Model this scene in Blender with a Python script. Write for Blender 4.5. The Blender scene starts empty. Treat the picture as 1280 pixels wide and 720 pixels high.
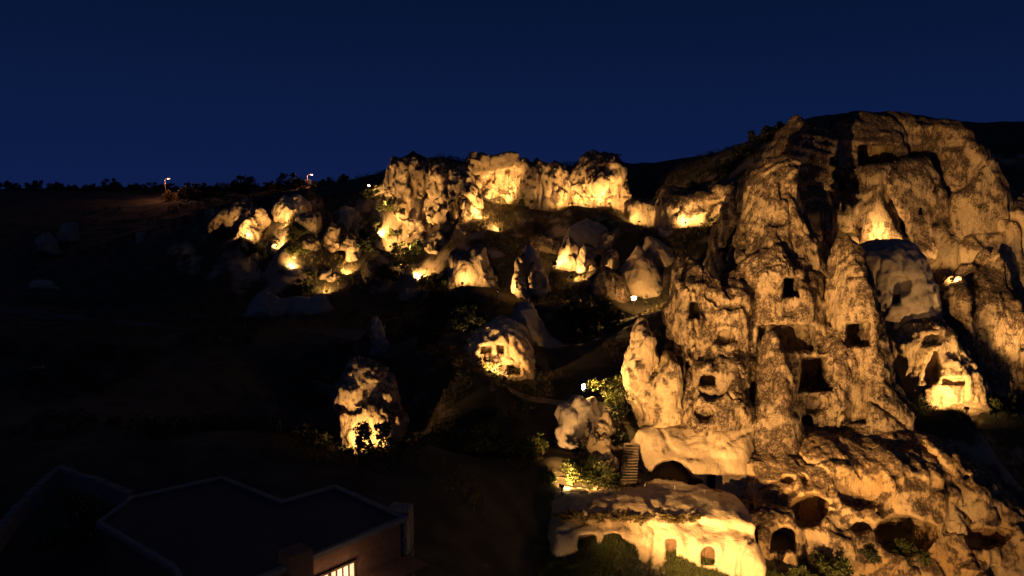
import bpy, math, random
import numpy as np
from mathutils import Vector

# ---------------------------------------------------------------- camera, sky, light, exposure
sc = bpy.context.scene
FPX = 914.0                      # focal length in pixels of a 1280 px wide picture
PITCH = math.radians(7.5)
CAMZ = 40.0
cam = bpy.data.cameras.new('camera'); camo = bpy.data.objects.new('camera', cam)
sc.collection.objects.link(camo); sc.camera = camo
cam.sensor_width = 36.0; cam.lens = FPX / 1280.0 * 36.0
cam.clip_start = 0.5; cam.clip_end = 9000
camo.location = (0, 0, CAMZ); camo.rotation_euler = (math.radians(90) - PITCH, 0, 0)

world = bpy.data.worlds.new('World'); sc.world = world; world.use_nodes = True
wn = world.node_tree; wn.nodes.clear()
wo = wn.nodes.new('ShaderNodeOutputWorld'); bg = wn.nodes.new('ShaderNodeBackground')
# deep blue night sky, a little paler towards the horizon all round
tc = wn.nodes.new('ShaderNodeTexCoord'); sx = wn.nodes.new('ShaderNodeSeparateXYZ'); rp = wn.nodes.new('ShaderNodeValToRGB')
wn.links.new(tc.outputs['Generated'], sx.inputs[0]); wn.links.new(sx.outputs[2], rp.inputs[0]); wn.links.new(rp.outputs[0], bg.inputs[0]); wn.links.new(bg.outputs[0], wo.inputs[0])
rp.color_ramp.elements[0].position = 0.0; rp.color_ramp.elements[0].color = (0.0046, 0.0125, 0.066, 1)
rp.color_ramp.elements[1].position = 0.9; rp.color_ramp.elements[1].color = (0.0010, 0.0042, 0.018, 1)
e_ = rp.color_ramp.elements.new(0.26); e_.color = (0.0017, 0.0074, 0.031, 1)
bg.inputs[1].default_value = 1.0

sun = bpy.data.lights.new('afterglow', 'SUN'); suno = bpy.data.objects.new('afterglow', sun)
sc.collection.objects.link(suno); sun.energy = 0.026; sun.angle = math.radians(20); sun.color = (0.75, 0.8, 1.0)
suno.rotation_euler = (math.radians(40), 0, math.radians(25)); suno.location = (0, 0, 120)

sc.view_settings.view_transform = 'Standard'; sc.view_settings.look = 'None'
sc.view_settings.exposure = 0.0; sc.view_settings.gamma = 1.0; sc.view_settings.use_curve_mapping = False
sc.cycles.use_denoising = True; sc.cycles.max_bounces = 5; sc.cycles.diffuse_bounces = 3
sc.cycles.sample_clamp_indirect = 4.0

# ---------------------------------------------------------------- helpers
COL = sc.collection
random.seed(4); RNG = np.random.default_rng(4)

def P(px, py, d):
    """a photo pixel at distance d (metres along +Y) as a world point"""
    u = (px - 640) / FPX; v = (360 - py) / FPX
    dy = math.cos(PITCH) + v * math.sin(PITCH); dz = -math.sin(PITCH) + v * math.cos(PITCH)
    return (u / dy * d, d, CAMZ + dz / dy * d)

def tag(o, label=None, cat=None, group=None, kind=None):
    if label: o['label'] = label
    if cat: o['category'] = cat
    if group: o['group'] = group
    if kind: o['kind'] = kind
    return o

def empty(name, loc=(0, 0, 0), rz=0, parent=None):
    o = bpy.data.objects.new(name, None); COL.objects.link(o); o.location = loc; o.rotation_euler = (0, 0, rz)
    o.empty_display_size = 0.3
    if parent: o.parent = parent
    return o

def np_mesh(name, v, quads=None, tris=None, smooth=True):
    me = bpy.data.meshes.new(name)
    v = np.asarray(v, np.float32)
    quads = np.zeros((0, 4), np.int32) if quads is None else np.asarray(quads, np.int32)
    tris = np.zeros((0, 3), np.int32) if tris is None else np.asarray(tris, np.int32)
    me.vertices.add(len(v)); me.vertices.foreach_set('co', v.ravel())
    nl = quads.size + tris.size; me.loops.add(nl)
    me.loops.foreach_set('vertex_index', np.concatenate([quads.ravel(), tris.ravel()]))
    nf = len(quads) + len(tris); me.polygons.add(nf)
    tot = np.concatenate([np.full(len(quads), 4), np.full(len(tris), 3)]).astype(np.int32)
    st = np.zeros(nf, np.int32); st[1:] = np.cumsum(tot)[:-1]
    me.polygons.foreach_set('loop_start', st)
    me.update(calc_edges=True)
    me.polygons.foreach_set('use_smooth', np.full(nf, smooth))
    me.validate(); me.update()
    return me

def obj(name, me, mat, parent=None, loc=None, rz=None):
    o = bpy.data.objects.new(name, me); COL.objects.link(o)
    if mat is not None and not me.materials: me.materials.append(mat)
    if parent: o.parent = parent
    if loc is not None: o.location = loc
    if rz is not None: o.rotation_euler = (0, 0, rz)
    return o

class MB:
    """collects boxes / prisms / tubes in one mesh"""
    def __init__(s): s.v = []; s.f = []
    def box(s, c, h, rz=0.0, top=1.0):
        n = len(s.v); ca, sa = math.cos(rz), math.sin(rz)
        for z in (-1, 1):
            k = top if z > 0 else 1.0
            for x, y in ((-1, -1), (1, -1), (1, 1), (-1, 1)):
                X, Y = x * h[0] * k, y * h[1] * k
                s.v.append((c[0] + X * ca - Y * sa, c[1] + X * sa + Y * ca, c[2] + z * h[2]))
        for q in ((3, 2, 1, 0), (4, 5, 6, 7), (0, 1, 5, 4), (1, 2, 6, 5), (2, 3, 7, 6), (3, 0, 4, 7)):
            s.f.append([n + i for i in q])
        return s
    def prism(s, poly, z0, z1):
        n = len(s.v); k = len(poly)
        for z in (z0, z1):
            for p in poly: s.v.append((p[0], p[1], z))
        s.f.append([n + i for i in range(k)][::-1]); s.f.append([n + k + i for i in range(k)])
        for i in range(k):
            j = (i + 1) % k; s.f.append([n + i, n + j, n + k + j, n + k + i])
        return s
    def tube(s, a, b, r0, r1, seg=8, caps=True):
        a, b = Vector(a), Vector(b); d = (b - a).normalized()
        t = d.orthogonal().normalized(); w = d.cross(t); n = len(s.v)
        for p, r in ((a, r0), (b, r1)):
            for i in range(seg):
                an = 2 * math.pi * i / seg
                s.v.append(tuple(p + t * (math.cos(an) * r) + w * (math.sin(an) * r)))
        for i in range(seg):
            j = (i + 1) % seg; s.f.append([n + i, n + j, n + seg + j, n + seg + i])
        if caps:
            s.f.append([n + i for i in range(seg)][::-1]); s.f.append([n + seg + i for i in range(seg)])
        return s
    def mesh(s, name, smooth=False):
        me = bpy.data.meshes.new(name); me.from_pydata(s.v, [], s.f); me.update()
        if smooth: me.polygons.foreach_set('use_smooth', [True] * len(me.polygons))
        return me
    def build(s, name, mat, parent=None, loc=None, rz=None, smooth=False):
        return obj(name, s.mesh(name, smooth), mat, parent, loc, rz)

# point noise (gather) ----------------------------------------------------------
_T = np.random.default_rng(11).random((32, 32, 32)).astype(np.float32) * 2 - 1
def pnoise(x, y, z, f, seed=0):
    x = x * f + seed * 7.31; y = y * f + seed * 3.17; z = z * f + seed * 5.73
    ix, iy, iz = np.floor(x).astype(np.int64), np.floor(y).astype(np.int64), np.floor(z).astype(np.int64)
    fx, fy, fz = x - ix, y - iy, z - iz
    fx, fy, fz = [t * t * (3 - 2 * t) for t in (fx, fy, fz)]
    r = 0
    for a in (0, 1):
        for b in (0, 1):
            for c in (0, 1):
                r = r + _T[(ix + a) & 31, (iy + b) & 31, (iz + c) & 31] * ((fx if a else 1 - fx) * (fy if b else 1 - fy) * (fz if c else 1 - fz))
    return r
def pfbm(x, y, z, f, o=3, seed=0):
    r = 0; a = 1.0
    for i in range(o):
        r = r + a * pnoise(x, y, z, f * 2 ** i, seed + i * 3); a *= 0.5
    return r

# tensor noise on a regular grid (fast) -----------------------------------------
def _bs(ax, f, off):
    t = ax * f + off; i0 = np.floor(t).astype(int); fr = t - i0; base = i0.min() - 1; L = i0.max() + 3 - base
    W = np.zeros((len(ax), L), np.float32); r = np.arange(len(ax))
    w = [(1 - fr) ** 3 / 6, (3 * fr ** 3 - 6 * fr ** 2 + 4) / 6, (-3 * fr ** 3 + 3 * fr ** 2 + 3 * fr + 1) / 6, fr ** 3 / 6]
    for k in range(4): W[r, i0 - 1 - base + k] += w[k]
    return W
def gnoise(ax, f, seed):
    rg = np.random.default_rng(seed)
    Ws = [_bs(a, ff, rg.random()) for a, ff in zip(ax, f)]
    R = (rg.random([w.shape[1] for w in Ws]).astype(np.float32) * 2 - 1) * 2.2
    R = np.tensordot(Ws[0], R, (1, 0))                       # x,b,c
    R = np.einsum('yb,xbc->xyc', Ws[1], R, optimize=True)
    return np.matmul(R, Ws[2].T)
def gfbm(ax, f, o, seed, g=0.5):
    r = 0; a = 1.0
    for i in range(o):
        r = r + a * gnoise(ax, [q * 2 ** i for q in f], seed + 101 * i); a *= g
    return r

def poly_sdf(x, z, poly):
    X = x[:, None]; Z = z[None, :]; d = np.full((len(x), len(z)), 1e9, np.float32); s = np.ones_like(d)
    n = len(poly)
    for i in range(n):
        ax, az = poly[i]; bx, bz = poly[i - 1]
        ex, ez = bx - ax, bz - az; wx, wz = X - ax, Z - az
        t = np.clip((wx * ex + wz * ez) / (ex * ex + ez * ez + 1e-9), 0, 1)
        d = np.minimum(d, (wx - ex * t) ** 2 + (wz - ez * t) ** 2)
        c1 = Z >= az; c2 = Z < bz; c3 = ex * wz > ez * wx
        fl = (c1 & c2 & c3) | (~c1 & ~c2 & ~c3); s = np.where(fl, -s, s)
    return (s * np.sqrt(d)).astype(np.float32)

def surface_nets(d, o, h):
    ins = d < 0
    c = ins[:-1, :-1, :-1].astype(np.int8)
    for a, b, e in ((0,0,1),(0,1,0),(0,1,1),(1,0,0),(1,0,1),(1,1,0),(1,1,1)):
        nx, ny, nz = d.shape
        c = c + ins[a:nx-1+a, b:ny-1+b, e:nz-1+e]
    act = (c > 0) & (c < 8); I = np.argwhere(act)
    idm = np.full(act.shape, -1, np.int32); idm[act] = np.arange(len(I))
    cor = [(a, b, e) for a in (0, 1) for b in (0, 1) for e in (0, 1)]
    val = np.stack([d[I[:, 0] + a, I[:, 1] + b, I[:, 2] + e] for a, b, e in cor], 1)
    acc = np.zeros((len(I), 3)); cnt = np.zeros(len(I))
    for i in range(8):
        for j in range(i + 1, 8):
            df = np.array(cor[j]) - np.array(cor[i])
            if np.abs(df).sum() != 1: continue
            vi, vj = val[:, i], val[:, j]; m = (vi < 0) != (vj < 0)
            t = np.where(m, vi / np.where(m, vi - vj, 1), 0)
            acc += m[:, None] * (np.array(cor[i])[None] + t[:, None] * df[None]); cnt += m
    V = (I + acc / cnt[:, None]) * h + np.asarray(o)[None]
    Q = []
    for ax in range(3):
        a0 = [slice(None)] * 3; a1 = [slice(None)] * 3
        a0[ax] = slice(0, -1); a1[ax] = slice(1, None)
        s0 = ins[tuple(a0)]; s1 = ins[tuple(a1)]
        E = np.argwhere(s0 != s1); u, w = [(1, 2), (2, 0), (0, 1)][ax]
        ok = (E[:, u] > 0) & (E[:, w] > 0) & (E[:, u] < d.shape[u] - 1) & (E[:, w] < d.shape[w] - 1); E = E[ok]
        st = s0[tuple(E.T)]
        def cell(du, dw):
            C = E.copy(); C[:, u] -= du; C[:, w] -= dw; return idm[tuple(C.T)]
        q = np.stack([cell(1, 1), cell(0, 1), cell(0, 0), cell(1, 0)], 1)
        q[~st] = q[~st][:, ::-1]; Q.append(q)
    return V, np.concatenate(Q)

def vnormals(V, Q):
    n = np.cross(V[Q[:, 2]] - V[Q[:, 0]], V[Q[:, 3]] - V[Q[:, 1]]); N = np.zeros_like(V)
    for k in range(4): np.add.at(N, Q[:, k], n)
    return N / (np.linalg.norm(N, axis=1, keepdims=True) + 1e-9)

_seed = [100]
def rock_mesh(slabs, h=0.3, rough=0.8, freq=0.18, flute=0.35, crack=0.5, strata=0.0, cuts=(), k=0.7, fine=0.16, seed=None, pit=0.0, block=0.5, hits=None):
    """slabs: (outline in photo pixels, distance of the front, thickness, rounding, lean). Returns verts, quads."""
    if seed is None: _seed[0] += 17; seed = _seed[0]
    L = []
    for s in slabs:
        poly, d, th = s[:3]; R = s[3] if len(s) > 3 else th * 0.4; lean = s[4] if len(s) > 4 else 0.0
        w = [P(a, b, d + 0.25 * th) for a, b in poly]
        for _ in range(3):
            zz = [p[2] for p in w]; zm = 0.5 * (min(zz) + max(zz)); w = [P(a, b, d + 0.25 * th + lean * (p[2] - zm)) for (a, b), p in zip(poly, w)]
        L.append(([(p[0], p[2]) for p in w], d + th / 2, th / 2, R, lean))
    xs = [p[0] for l in L for p in l[0]]; zs = [p[1] for l in L for p in l[0]]
    pad = 1.2 + rough
    y0, y1 = 1e9, -1e9
    for pl, yc, T, R, lean in L:
        zz = [p[1] for p in pl]; zm = 0.5 * (min(zz) + max(zz)); e = abs(lean) * (max(zz) - min(zz)) / 2
        y0 = min(y0, yc - T - e); y1 = max(y1, yc + T + e)
    lo = (min(xs) - pad, y0 - pad, min(zs) - pad); hi = (max(xs) + pad, y1 + pad, max(zs) + pad)
    ax = [np.arange(lo[i], hi[i] + h, h, dtype=np.float32) for i in range(3)]
    x, y, z = ax; D = None
    for pl, yc, T, R, lean in L:
        d2 = poly_sdf(x, z, pl); zz = [p[1] for p in pl]; zm = 0.5 * (min(zz) + max(zz))
        dy = (y[:, None] - (yc + lean * (z[None, :] - zm))) * (R / T)
        a = np.maximum(d2 + R, 0)
        q = np.sqrt((a ** 2)[:, None, :] + (dy ** 2)[None, :, :]) - R
        if D is None: D = q
        else:
            hh = np.clip(0.5 + 0.5 * (D - q) / k, 0, 1); D = D + (q - D) * hh - k * hh * (1 - hh)
    D = D + rough * gfbm(ax, (freq, freq, freq * 0.75), 4, seed, 0.52)
    if block:                                   # fractured steps and facets with sharp lips
        n = gfbm(ax, (freq * 1.3, freq * 1.3, freq * 0.9), 3, seed + 31, 0.55) * 2.6; fl = np.floor(n); fr = n - fl
        D = D + block * 0.5 * (fl + np.clip((fr - 0.5) * 5 + 0.5, 0, 1))
        n = gfbm(ax, (freq * 4, freq * 4, freq * 2.2), 2, seed + 41, 0.55) * 2.2; fl = np.floor(n); fr = n - fl
        D = D + block * 0.16 * (fl + np.clip((fr - 0.5) * 4 + 0.5, 0, 1))
    if flute:
        n = gnoise(ax, (freq * 4.5, freq * 4.5, freq * 0.8), seed + 7)
        m = np.clip(gnoise(ax, (freq,) * 3, seed + 9) + 0.3, 0, 1)
        D = D + flute * n * m
    if crack:
        n = gfbm(ax, (freq * 1.1, freq * 1.1, freq * 0.55), 2, seed + 13)
        D = D + crack * np.exp(-(n / 0.07) ** 2)
    if strata:
        ph = z[None, None, :] + 0.22 * x[:, None, None] + 2.2 * gfbm(ax, (0.07, 0.07, 0.09), 3, seed + 3)
        D = D + strata * np.sin(ph * 3.1) * np.clip(gnoise(ax, (0.12, 0.12, 0.12), seed + 4) + 0.4, 0, 1)
    if pit:
        n = gnoise(ax, (freq * 3.5,) * 3, seed + 21)
        D = D + pit * np.clip(n - 0.35, 0, 1)
    for c in cuts:
        x0, ya, x1, yb, dep = c[:5]; typ = c[5] if len(c) > 5 else 'r'
        cx, cy = 0.5 * (x0 + x1), 0.5 * (ya + yb); hit = None
        for Y in np.arange(y[0], y[-1], h * 0.5):
            p = P(cx, cy, Y); i = [int(round((p[j] - ax[j][0]) / h)) for j in range(3)]
            if all(0 <= i[j] < len(ax[j]) for j in range(3)) and D[tuple(i)] < 0: hit = Y; break
        if hit is None: print('cut missed', c); continue
        if hits is not None: hits.append(hit)
        A = P(x0, ya, hit); B = P(x1, yb, hit); mx, mz = (A[0] + B[0]) / 2, (A[2] + B[2]) / 2
        hx, hz = abs(B[0] - A[0]) / 2, abs(A[2] - B[2]) / 2
        if typ == 'r': pl = [(-1, -1), (1, -1), (0.97, 0.9), (0.8, 1), (-0.82, 1), (-0.98, 0.88)]
        elif typ == 'a': pl = [(-1, -1), (1, -1), (1, 0.15)] + [(math.cos(t), 0.15 + 0.85 * math.sin(t)) for t in np.linspace(0.3, 2.84, 7)] + [(-1, 0.15)]
        else: pl = [(math.cos(t) * (1 + 0.12 * math.sin(3 * t + cx)), math.sin(t) * (1 + 0.1 * math.cos(2 * t + cy))) for t in np.linspace(0, 2 * math.pi, 14)[:-1]]
        pl = [(mx + a * hx, mz + b * hz) for a, b in pl]
        m = 1.0
        si = [slice(max(0, int((mx - hx - m - x[0]) / h)), int((mx + hx + m - x[0]) / h) + 2), slice(None),
              slice(max(0, int((mz - hz - m - z[0]) / h)), int((mz + hz + m - z[0]) / h) + 2)]
        kx, kz = mx / hit, (mz - CAMZ) / hit
        yi = np.nonzero((y > hit - 3.5) & (y < hit + max(dep, 0) + 1))[0]
        if not len(yi): continue
        si[1] = slice(yi[0], yi[-1] + 1); ys = y[si[1]]
        d2 = np.stack([poly_sdf(x[si[0]] - kx * (t - hit), z[si[2]] - kz * (t - hit), pl) for t in ys], 1)
        if typ == 'o' and dep < 0:            # shallow scooped hollow
            dd = -dep; e = np.sqrt(((x[si[0]][:, None, None] - mx) / hx) ** 2 + ((ys[None, :, None] - hit) / dd) ** 2 + ((z[si[2]][None, None, :] - mz) / hz) ** 2)
            cut = (e - 1) * min(hx, hz, dd)
        else:
            cut = np.maximum(d2, (np.abs(ys - (hit + dep / 2 - 1.5)) - (dep / 2 + 1.5))[None, :, None])
            if typ == 'o': cut = cut + 0.25 * gnoise([x[si[0]], ys, z[si[2]]], (0.5, 0.5, 0.5), seed + int(cx))
        sub = D[tuple(si)]; D[tuple(si)] = np.maximum(sub, -cut)
    for a in range(3):
        s0 = [slice(None)] * 3; s0[a] = 0; D[tuple(s0)] = np.maximum(D[tuple(s0)], 0.1); s0[a] = -1; D[tuple(s0)] = np.maximum(D[tuple(s0)], 0.1)
    V, Q = surface_nets(D, (x[0], y[0], z[0]), h)
    if fine:
        N = vnormals(V, Q); X, Y, Z = V.T
        n = 1.1 - 2.2 * np.abs(pnoise(X, Y, Z * 0.7, 0.16 / h, seed % 50)) + 0.7 * pfbm(X, Y, Z * 0.8, 0.3 / h, 2, seed % 50 + 5)
        V = V + N * (fine * n)[:, None]
    return V, Q

def rock(name, label, cat, mat, slabs, parent=None, group=None, **kw):
    V, Q = rock_mesh(slabs, **kw)
    base = np.array([V[:, 0].mean(), V[:, 1].mean(), V[:, 2].min()])
    if parent is not None: base = np.array(parent.location)
    o = obj(name, np_mesh(name, V - base, Q), mat, parent)
    if parent is None: o.location = base; tag(o, label, cat, group)
    elif label: o['label'] = label
    return o

# ---------------------------------------------------------------- materials
def nt(m): m.use_nodes = True; return m.node_tree, m.node_tree.nodes, m.node_tree.links
def mat_simple(name, col, rough=0.8, metal=0.0, noise=0.0, scale=3.0, col2=None, bump=0.0):
    m = bpy.data.materials.new(name); t, n, l = nt(m); b = n['Principled BSDF']
    b.inputs['Base Color'].default_value = (*col, 1); b.inputs['Roughness'].default_value = rough; b.inputs['Metallic'].default_value = metal
    tx = n.new('ShaderNodeTexNoise'); tx.inputs['Scale'].default_value = scale; tx.inputs['Detail'].default_value = 6
    g = n.new('ShaderNodeTexCoord'); l.new(g.outputs['Object'], tx.inputs['Vector'])
    r = n.new('ShaderNodeValToRGB'); r.color_ramp.elements[0].position = 0.35; r.color_ramp.elements[1].position = 0.68
    c2 = col2 or tuple(c * (1 - noise) for c in col)
    r.color_ramp.elements[0].color = (*c2, 1); r.color_ramp.elements[1].color = (*col, 1)
    l.new(tx.outputs['Fac'], r.inputs['Fac']); l.new(r.outputs['Color'], b.inputs['Base Color'])
    if bump:
        bp = n.new('ShaderNodeBump'); bp.inputs['Strength'].default_value = bump; bp.inputs['Distance'].default_value = 0.05
        l.new(tx.outputs['Fac'], bp.inputs['Height']); l.new(bp.outputs['Normal'], b.inputs['Normal'])
    return m
def mat_emit(name, col, s):
    m = bpy.data.materials.new(name); t, n, l = nt(m); b = n['Principled BSDF']
    b.inputs['Base Color'].default_value = (0.8, 0.8, 0.8, 1); b.inputs['Emission Color'].default_value = (*col, 1)
    b.inputs['Emission Strength'].default_value = s; return m
def mat_leaf(name, c1, c2, trans=0.35):
    m = bpy.data.materials.new(name); t, n, l = nt(m); b = n['Principled BSDF']; b.inputs['Roughness'].default_value = 0.7
    g = n.new('ShaderNodeNewGeometry'); r = n.new('ShaderNodeMix'); r.data_type = 'RGBA'
    l.new(g.outputs['Random Per Island'], r.inputs[0]); r.inputs[6].default_value = (*c1, 1); r.inputs[7].default_value = (*c2, 1)
    l.new(r.outputs[2], b.inputs['Base Color'])
    tr = n.new('ShaderNodeBsdfTranslucent'); l.new(r.outputs[2], tr.inputs['Color'])
    mx = n.new('ShaderNodeMixShader'); mx.inputs[0].default_value = trans
    l.new(b.outputs[0], mx.inputs[1]); l.new(tr.outputs[0], mx.inputs[2]); l.new(mx.outputs[0], n['Material Output'].inputs[0])
    return m
def mat_rock(name, pale, mid, dark, lichen=0.5, top=0.3, sc_=1.0, bump=0.6):
    """volcanic tuff: pale stone, ochre bands, dark lichen crust in ragged patches and run-down streaks"""
    m = bpy.data.materials.new(name); t, n, l = nt(m); b = n['Principled BSDF']; b.inputs['Roughness'].default_value = 0.95
    b.inputs['Specular IOR Level'].default_value = 0.15
    geo = n.new('ShaderNodeNewGeometry')
    def noise(scale, vec, det=8, rg=0.6):
        q = n.new('ShaderNodeTexNoise'); q.inputs['Scale'].default_value = scale; q.inputs['Detail'].default_value = det; q.inputs['Roughness'].default_value = rg
        l.new(vec, q.inputs['Vector']); return q.outputs['Fac']
    def ramp(v, a, b_):
        q = n.new('ShaderNodeMapRange'); q.inputs[1].default_value = a; q.inputs[2].default_value = b_; q.clamp = True; l.new(v, q.inputs[0]); return q.outputs[0]
    def math_(op, a, b_=None, v=None):
        q = n.new('ShaderNodeMath'); q.operation = op
        (l.new(a, q.inputs[0]) if not isinstance(a, float) else setattr(q.inputs[0], 'default_value', a))
        if b_ is not None: (l.new(b_, q.inputs[1]) if not isinstance(b_, float) else setattr(q.inputs[1], 'default_value', b_))
        return q.outputs[0]
    def mix(f, a, b_):
        q = n.new('ShaderNodeMix'); q.data_type = 'RGBA'
        l.new(f, q.inputs[0])
        for i, c in ((6, a), (7, b_)):
            if isinstance(c, tuple): q.inputs[i].default_value = (*c, 1)
            else: l.new(c, q.inputs[i])
        return q.outputs[2]
    pos = geo.outputs['Position']
    mp = n.new('ShaderNodeMapping'); mp.inputs['Scale'].default_value = (1, 1, 0.22); l.new(pos, mp.inputs[0]); str_ = mp.outputs[0]
    big = noise(0.16 * sc_, pos, 5); grain = noise(2.6 * sc_, pos, 8, 0.7); streak = noise(1.1 * sc_, str_, 8, 0.65); patch = noise(0.55 * sc_, pos, 9, 0.68)
    c = mix(ramp(big, 0.35, 0.68), pale, mid)
    c = mix(math_('MULTIPLY', ramp(grain, 0.5, 0.75), 0.5), c, tuple(0.55 * q for q in mid))
    # lichen mask
    s = math_('MULTIPLY', math_('ADD', patch, streak), 0.5)
    sep = n.new('ShaderNodeSeparateXYZ'); l.new(geo.outputs['Normal'], sep.inputs[0])
    up = math_('MULTIPLY', ramp(sep.outputs[2], 0.0, 0.9), top * 0.35)
    s = math_('ADD', math_('ADD', s, up), math_('MULTIPLY', math_('SUBTRACT', big, 0.5), 0.35))
    th = 0.66 - 0.26 * lichen
    mk = ramp(s, th, th + 0.09)
    mk = math_('MULTIPLY', mk, ramp(grain, 0.30, 0.52))
    c = mix(mk, c, dark)
    l.new(c, b.inputs['Base Color'])
    cr = n.new('ShaderNodeTexVoronoi'); cr.feature = 'DISTANCE_TO_EDGE'; cr.inputs['Scale'].default_value = 0.9 * sc_
    ds = n.new('ShaderNodeVectorMath'); ds.operation = 'ADD'; nn = n.new('ShaderNodeTexNoise'); nn.inputs['Scale'].default_value = 0.9; l.new(pos, nn.inputs['Vector'])
    l.new(str_, ds.inputs[0]); l.new(nn.outputs['Color'], ds.inputs[1]); l.new(ds.outputs[0], cr.inputs['Vector'])
    hgt = math_('ADD', math_('ADD', math_('MULTIPLY', grain, 0.6), math_('MULTIPLY', streak, 0.9)), math_('MULTIPLY', ramp(cr.outputs[0], 0.0, 0.06), 0.12))
    hgt = math_('SUBTRACT', hgt, math_('MULTIPLY', mk, 0.12))
    bp = n.new('ShaderNodeBump'); bp.inputs['Strength'].default_value = bump; bp.inputs['Distance'].default_value = 0.5
    l.new(hgt, bp.inputs['Height']); l.new(bp.outputs['Normal'], b.inputs['Normal'])
    return m

M = {}
M['crust'] = mat_rock('tuff_crusted', (0.40, 0.32, 0.235), (0.30, 0.22, 0.15), (0.07, 0.05, 0.04), 0.74, 0.5, 1.5, 1.0)
M['tuff'] = mat_rock('tuff_pale', (0.46, 0.38, 0.28), (0.40, 0.30, 0.20), (0.10, 0.075, 0.055), 0.36, 0.6, 1.2, 0.8)
M['golden'] = mat_rock('tuff_golden', (0.47, 0.37, 0.25), (0.42, 0.27, 0.13), (0.10, 0.07, 0.05), 0.42, 0.8, 1.1, 0.7)
M['smooth'] = mat_rock('tuff_smooth', (0.48, 0.40, 0.30), (0.42, 0.31, 0.20), (0.13, 0.09, 0.06), 0.12, 0.25, 0.8, 0.4)
M['grey'] = mat_rock('tuff_grey', (0.36, 0.32, 0.29), (0.30, 0.25, 0.21), (0.12, 0.10, 0.09), 0.25, 0.2, 0.8, 0.35)
M['far'] = mat_rock('tuff_far', (0.46, 0.38, 0.28), (0.38, 0.28, 0.18), (0.09, 0.065, 0.05), 0.46, 0.7, 1.2, 0.9)
M['ground'] = mat_simple('dry_grass_soil', (0.075, 0.058, 0.034), 1.0, 0, 0, 0.35, (0.030, 0.028, 0.015), 0.8)
_t, _n, _l = nt(M['ground']); _g = _n.new('ShaderNodeNewGeometry'); _s = _n.new('ShaderNodeSeparateXYZ'); _l.new(_g.outputs['True Normal'], _s.inputs[0])
_q = _n.new('ShaderNodeTexNoise'); _q.inputs['Scale'].default_value = 0.25; _q.inputs['Detail'].default_value = 6; _l.new(_g.outputs['Position'], _q.inputs['Vector'])
_a = _n.new('ShaderNodeMath'); _a.operation = 'ADD'; _l.new(_s.outputs[2], _a.inputs[0]); _l.new(_q.outputs['Fac'], _a.inputs[1])
_m = _n.new('ShaderNodeMapRange'); _m.inputs[1].default_value = 1.22; _m.inputs[2].default_value = 1.08; _l.new(_a.outputs[0], _m.inputs[0])
_x = _n.new('ShaderNodeMix'); _x.data_type = 'RGBA'; _l.new(_m.outputs[0], _x.inputs[0]); _x.inputs[7].default_value = (0.30, 0.235, 0.17, 1)
_b = _n['Principled BSDF']; _l.new(_b.inputs['Base Color'].links[0].from_socket, _x.inputs[6]); _l.new(_x.outputs[2], _b.inputs['Base Color'])
M['dust'] = mat_simple('dusty_path', (0.30, 0.24, 0.17), 1.0, 0, 0, 0.8, (0.20, 0.155, 0.105), 0.4)
M['road'] = mat_simple('grey_road', (0.085, 0.08, 0.085), 0.9, 0, 0, 0.9, (0.06, 0.057, 0.06), 0.3)
M['shrub'] = mat_leaf('shrub_leaf', (0.10, 0.115, 0.03), (0.05, 0.065, 0.018))
M['dry'] = mat_leaf('dry_grass_blade', (0.20, 0.15, 0.06), (0.11, 0.09, 0.03))
M['darkleaf'] = mat_leaf('dark_leaf', (0.035, 0.045, 0.018), (0.018, 0.024, 0.01), 0.15)
M['bark'] = mat_simple('bark', (0.07, 0.05, 0.035), 0.9, 0, 0.5, 6)
M['metal'] = mat_simple('lamp_metal', (0.06, 0.06, 0.06), 0.5, 0.6, 0.3, 8)
M['steel'] = mat_simple('galvanised_steel', (0.35, 0.33, 0.31), 0.5, 0.7, 0.2, 8)
M['lens'] = mat_emit('lamp_lens', (1.0, 0.74, 0.36), 60)
M['redlens'] = mat_emit('street_lens', (1.0, 0.30, 0.24), 5.0)
M['wood'] = mat_simple('old_wood', (0.13, 0.075, 0.04), 0.8, 0, 0.5, 5, None, 0.3)
M['stonewall'] = mat_simple('wall_stone', (0.27, 0.21, 0.15), 0.95, 0, 0.5, 2.5, None, 0.6)
M['roof'] = mat_simple('roof_membrane', (0.045, 0.045, 0.055), 0.9, 0, 0.25, 0.7, None, 0.2)
M['kerb'] = mat_simple('roof_edge', (0.22, 0.21, 0.21), 0.8, 0, 0.25, 3)
M['brick'] = mat_simple('brown_wall', (0.22, 0.115, 0.075), 0.9, 0, 0.3, 3, None, 0.3)
M['win'] = mat_emit('lit_window', (1.0, 0.62, 0.30), 0.9)

# ---------------------------------------------------------------- terrain
CTRL = []

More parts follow.
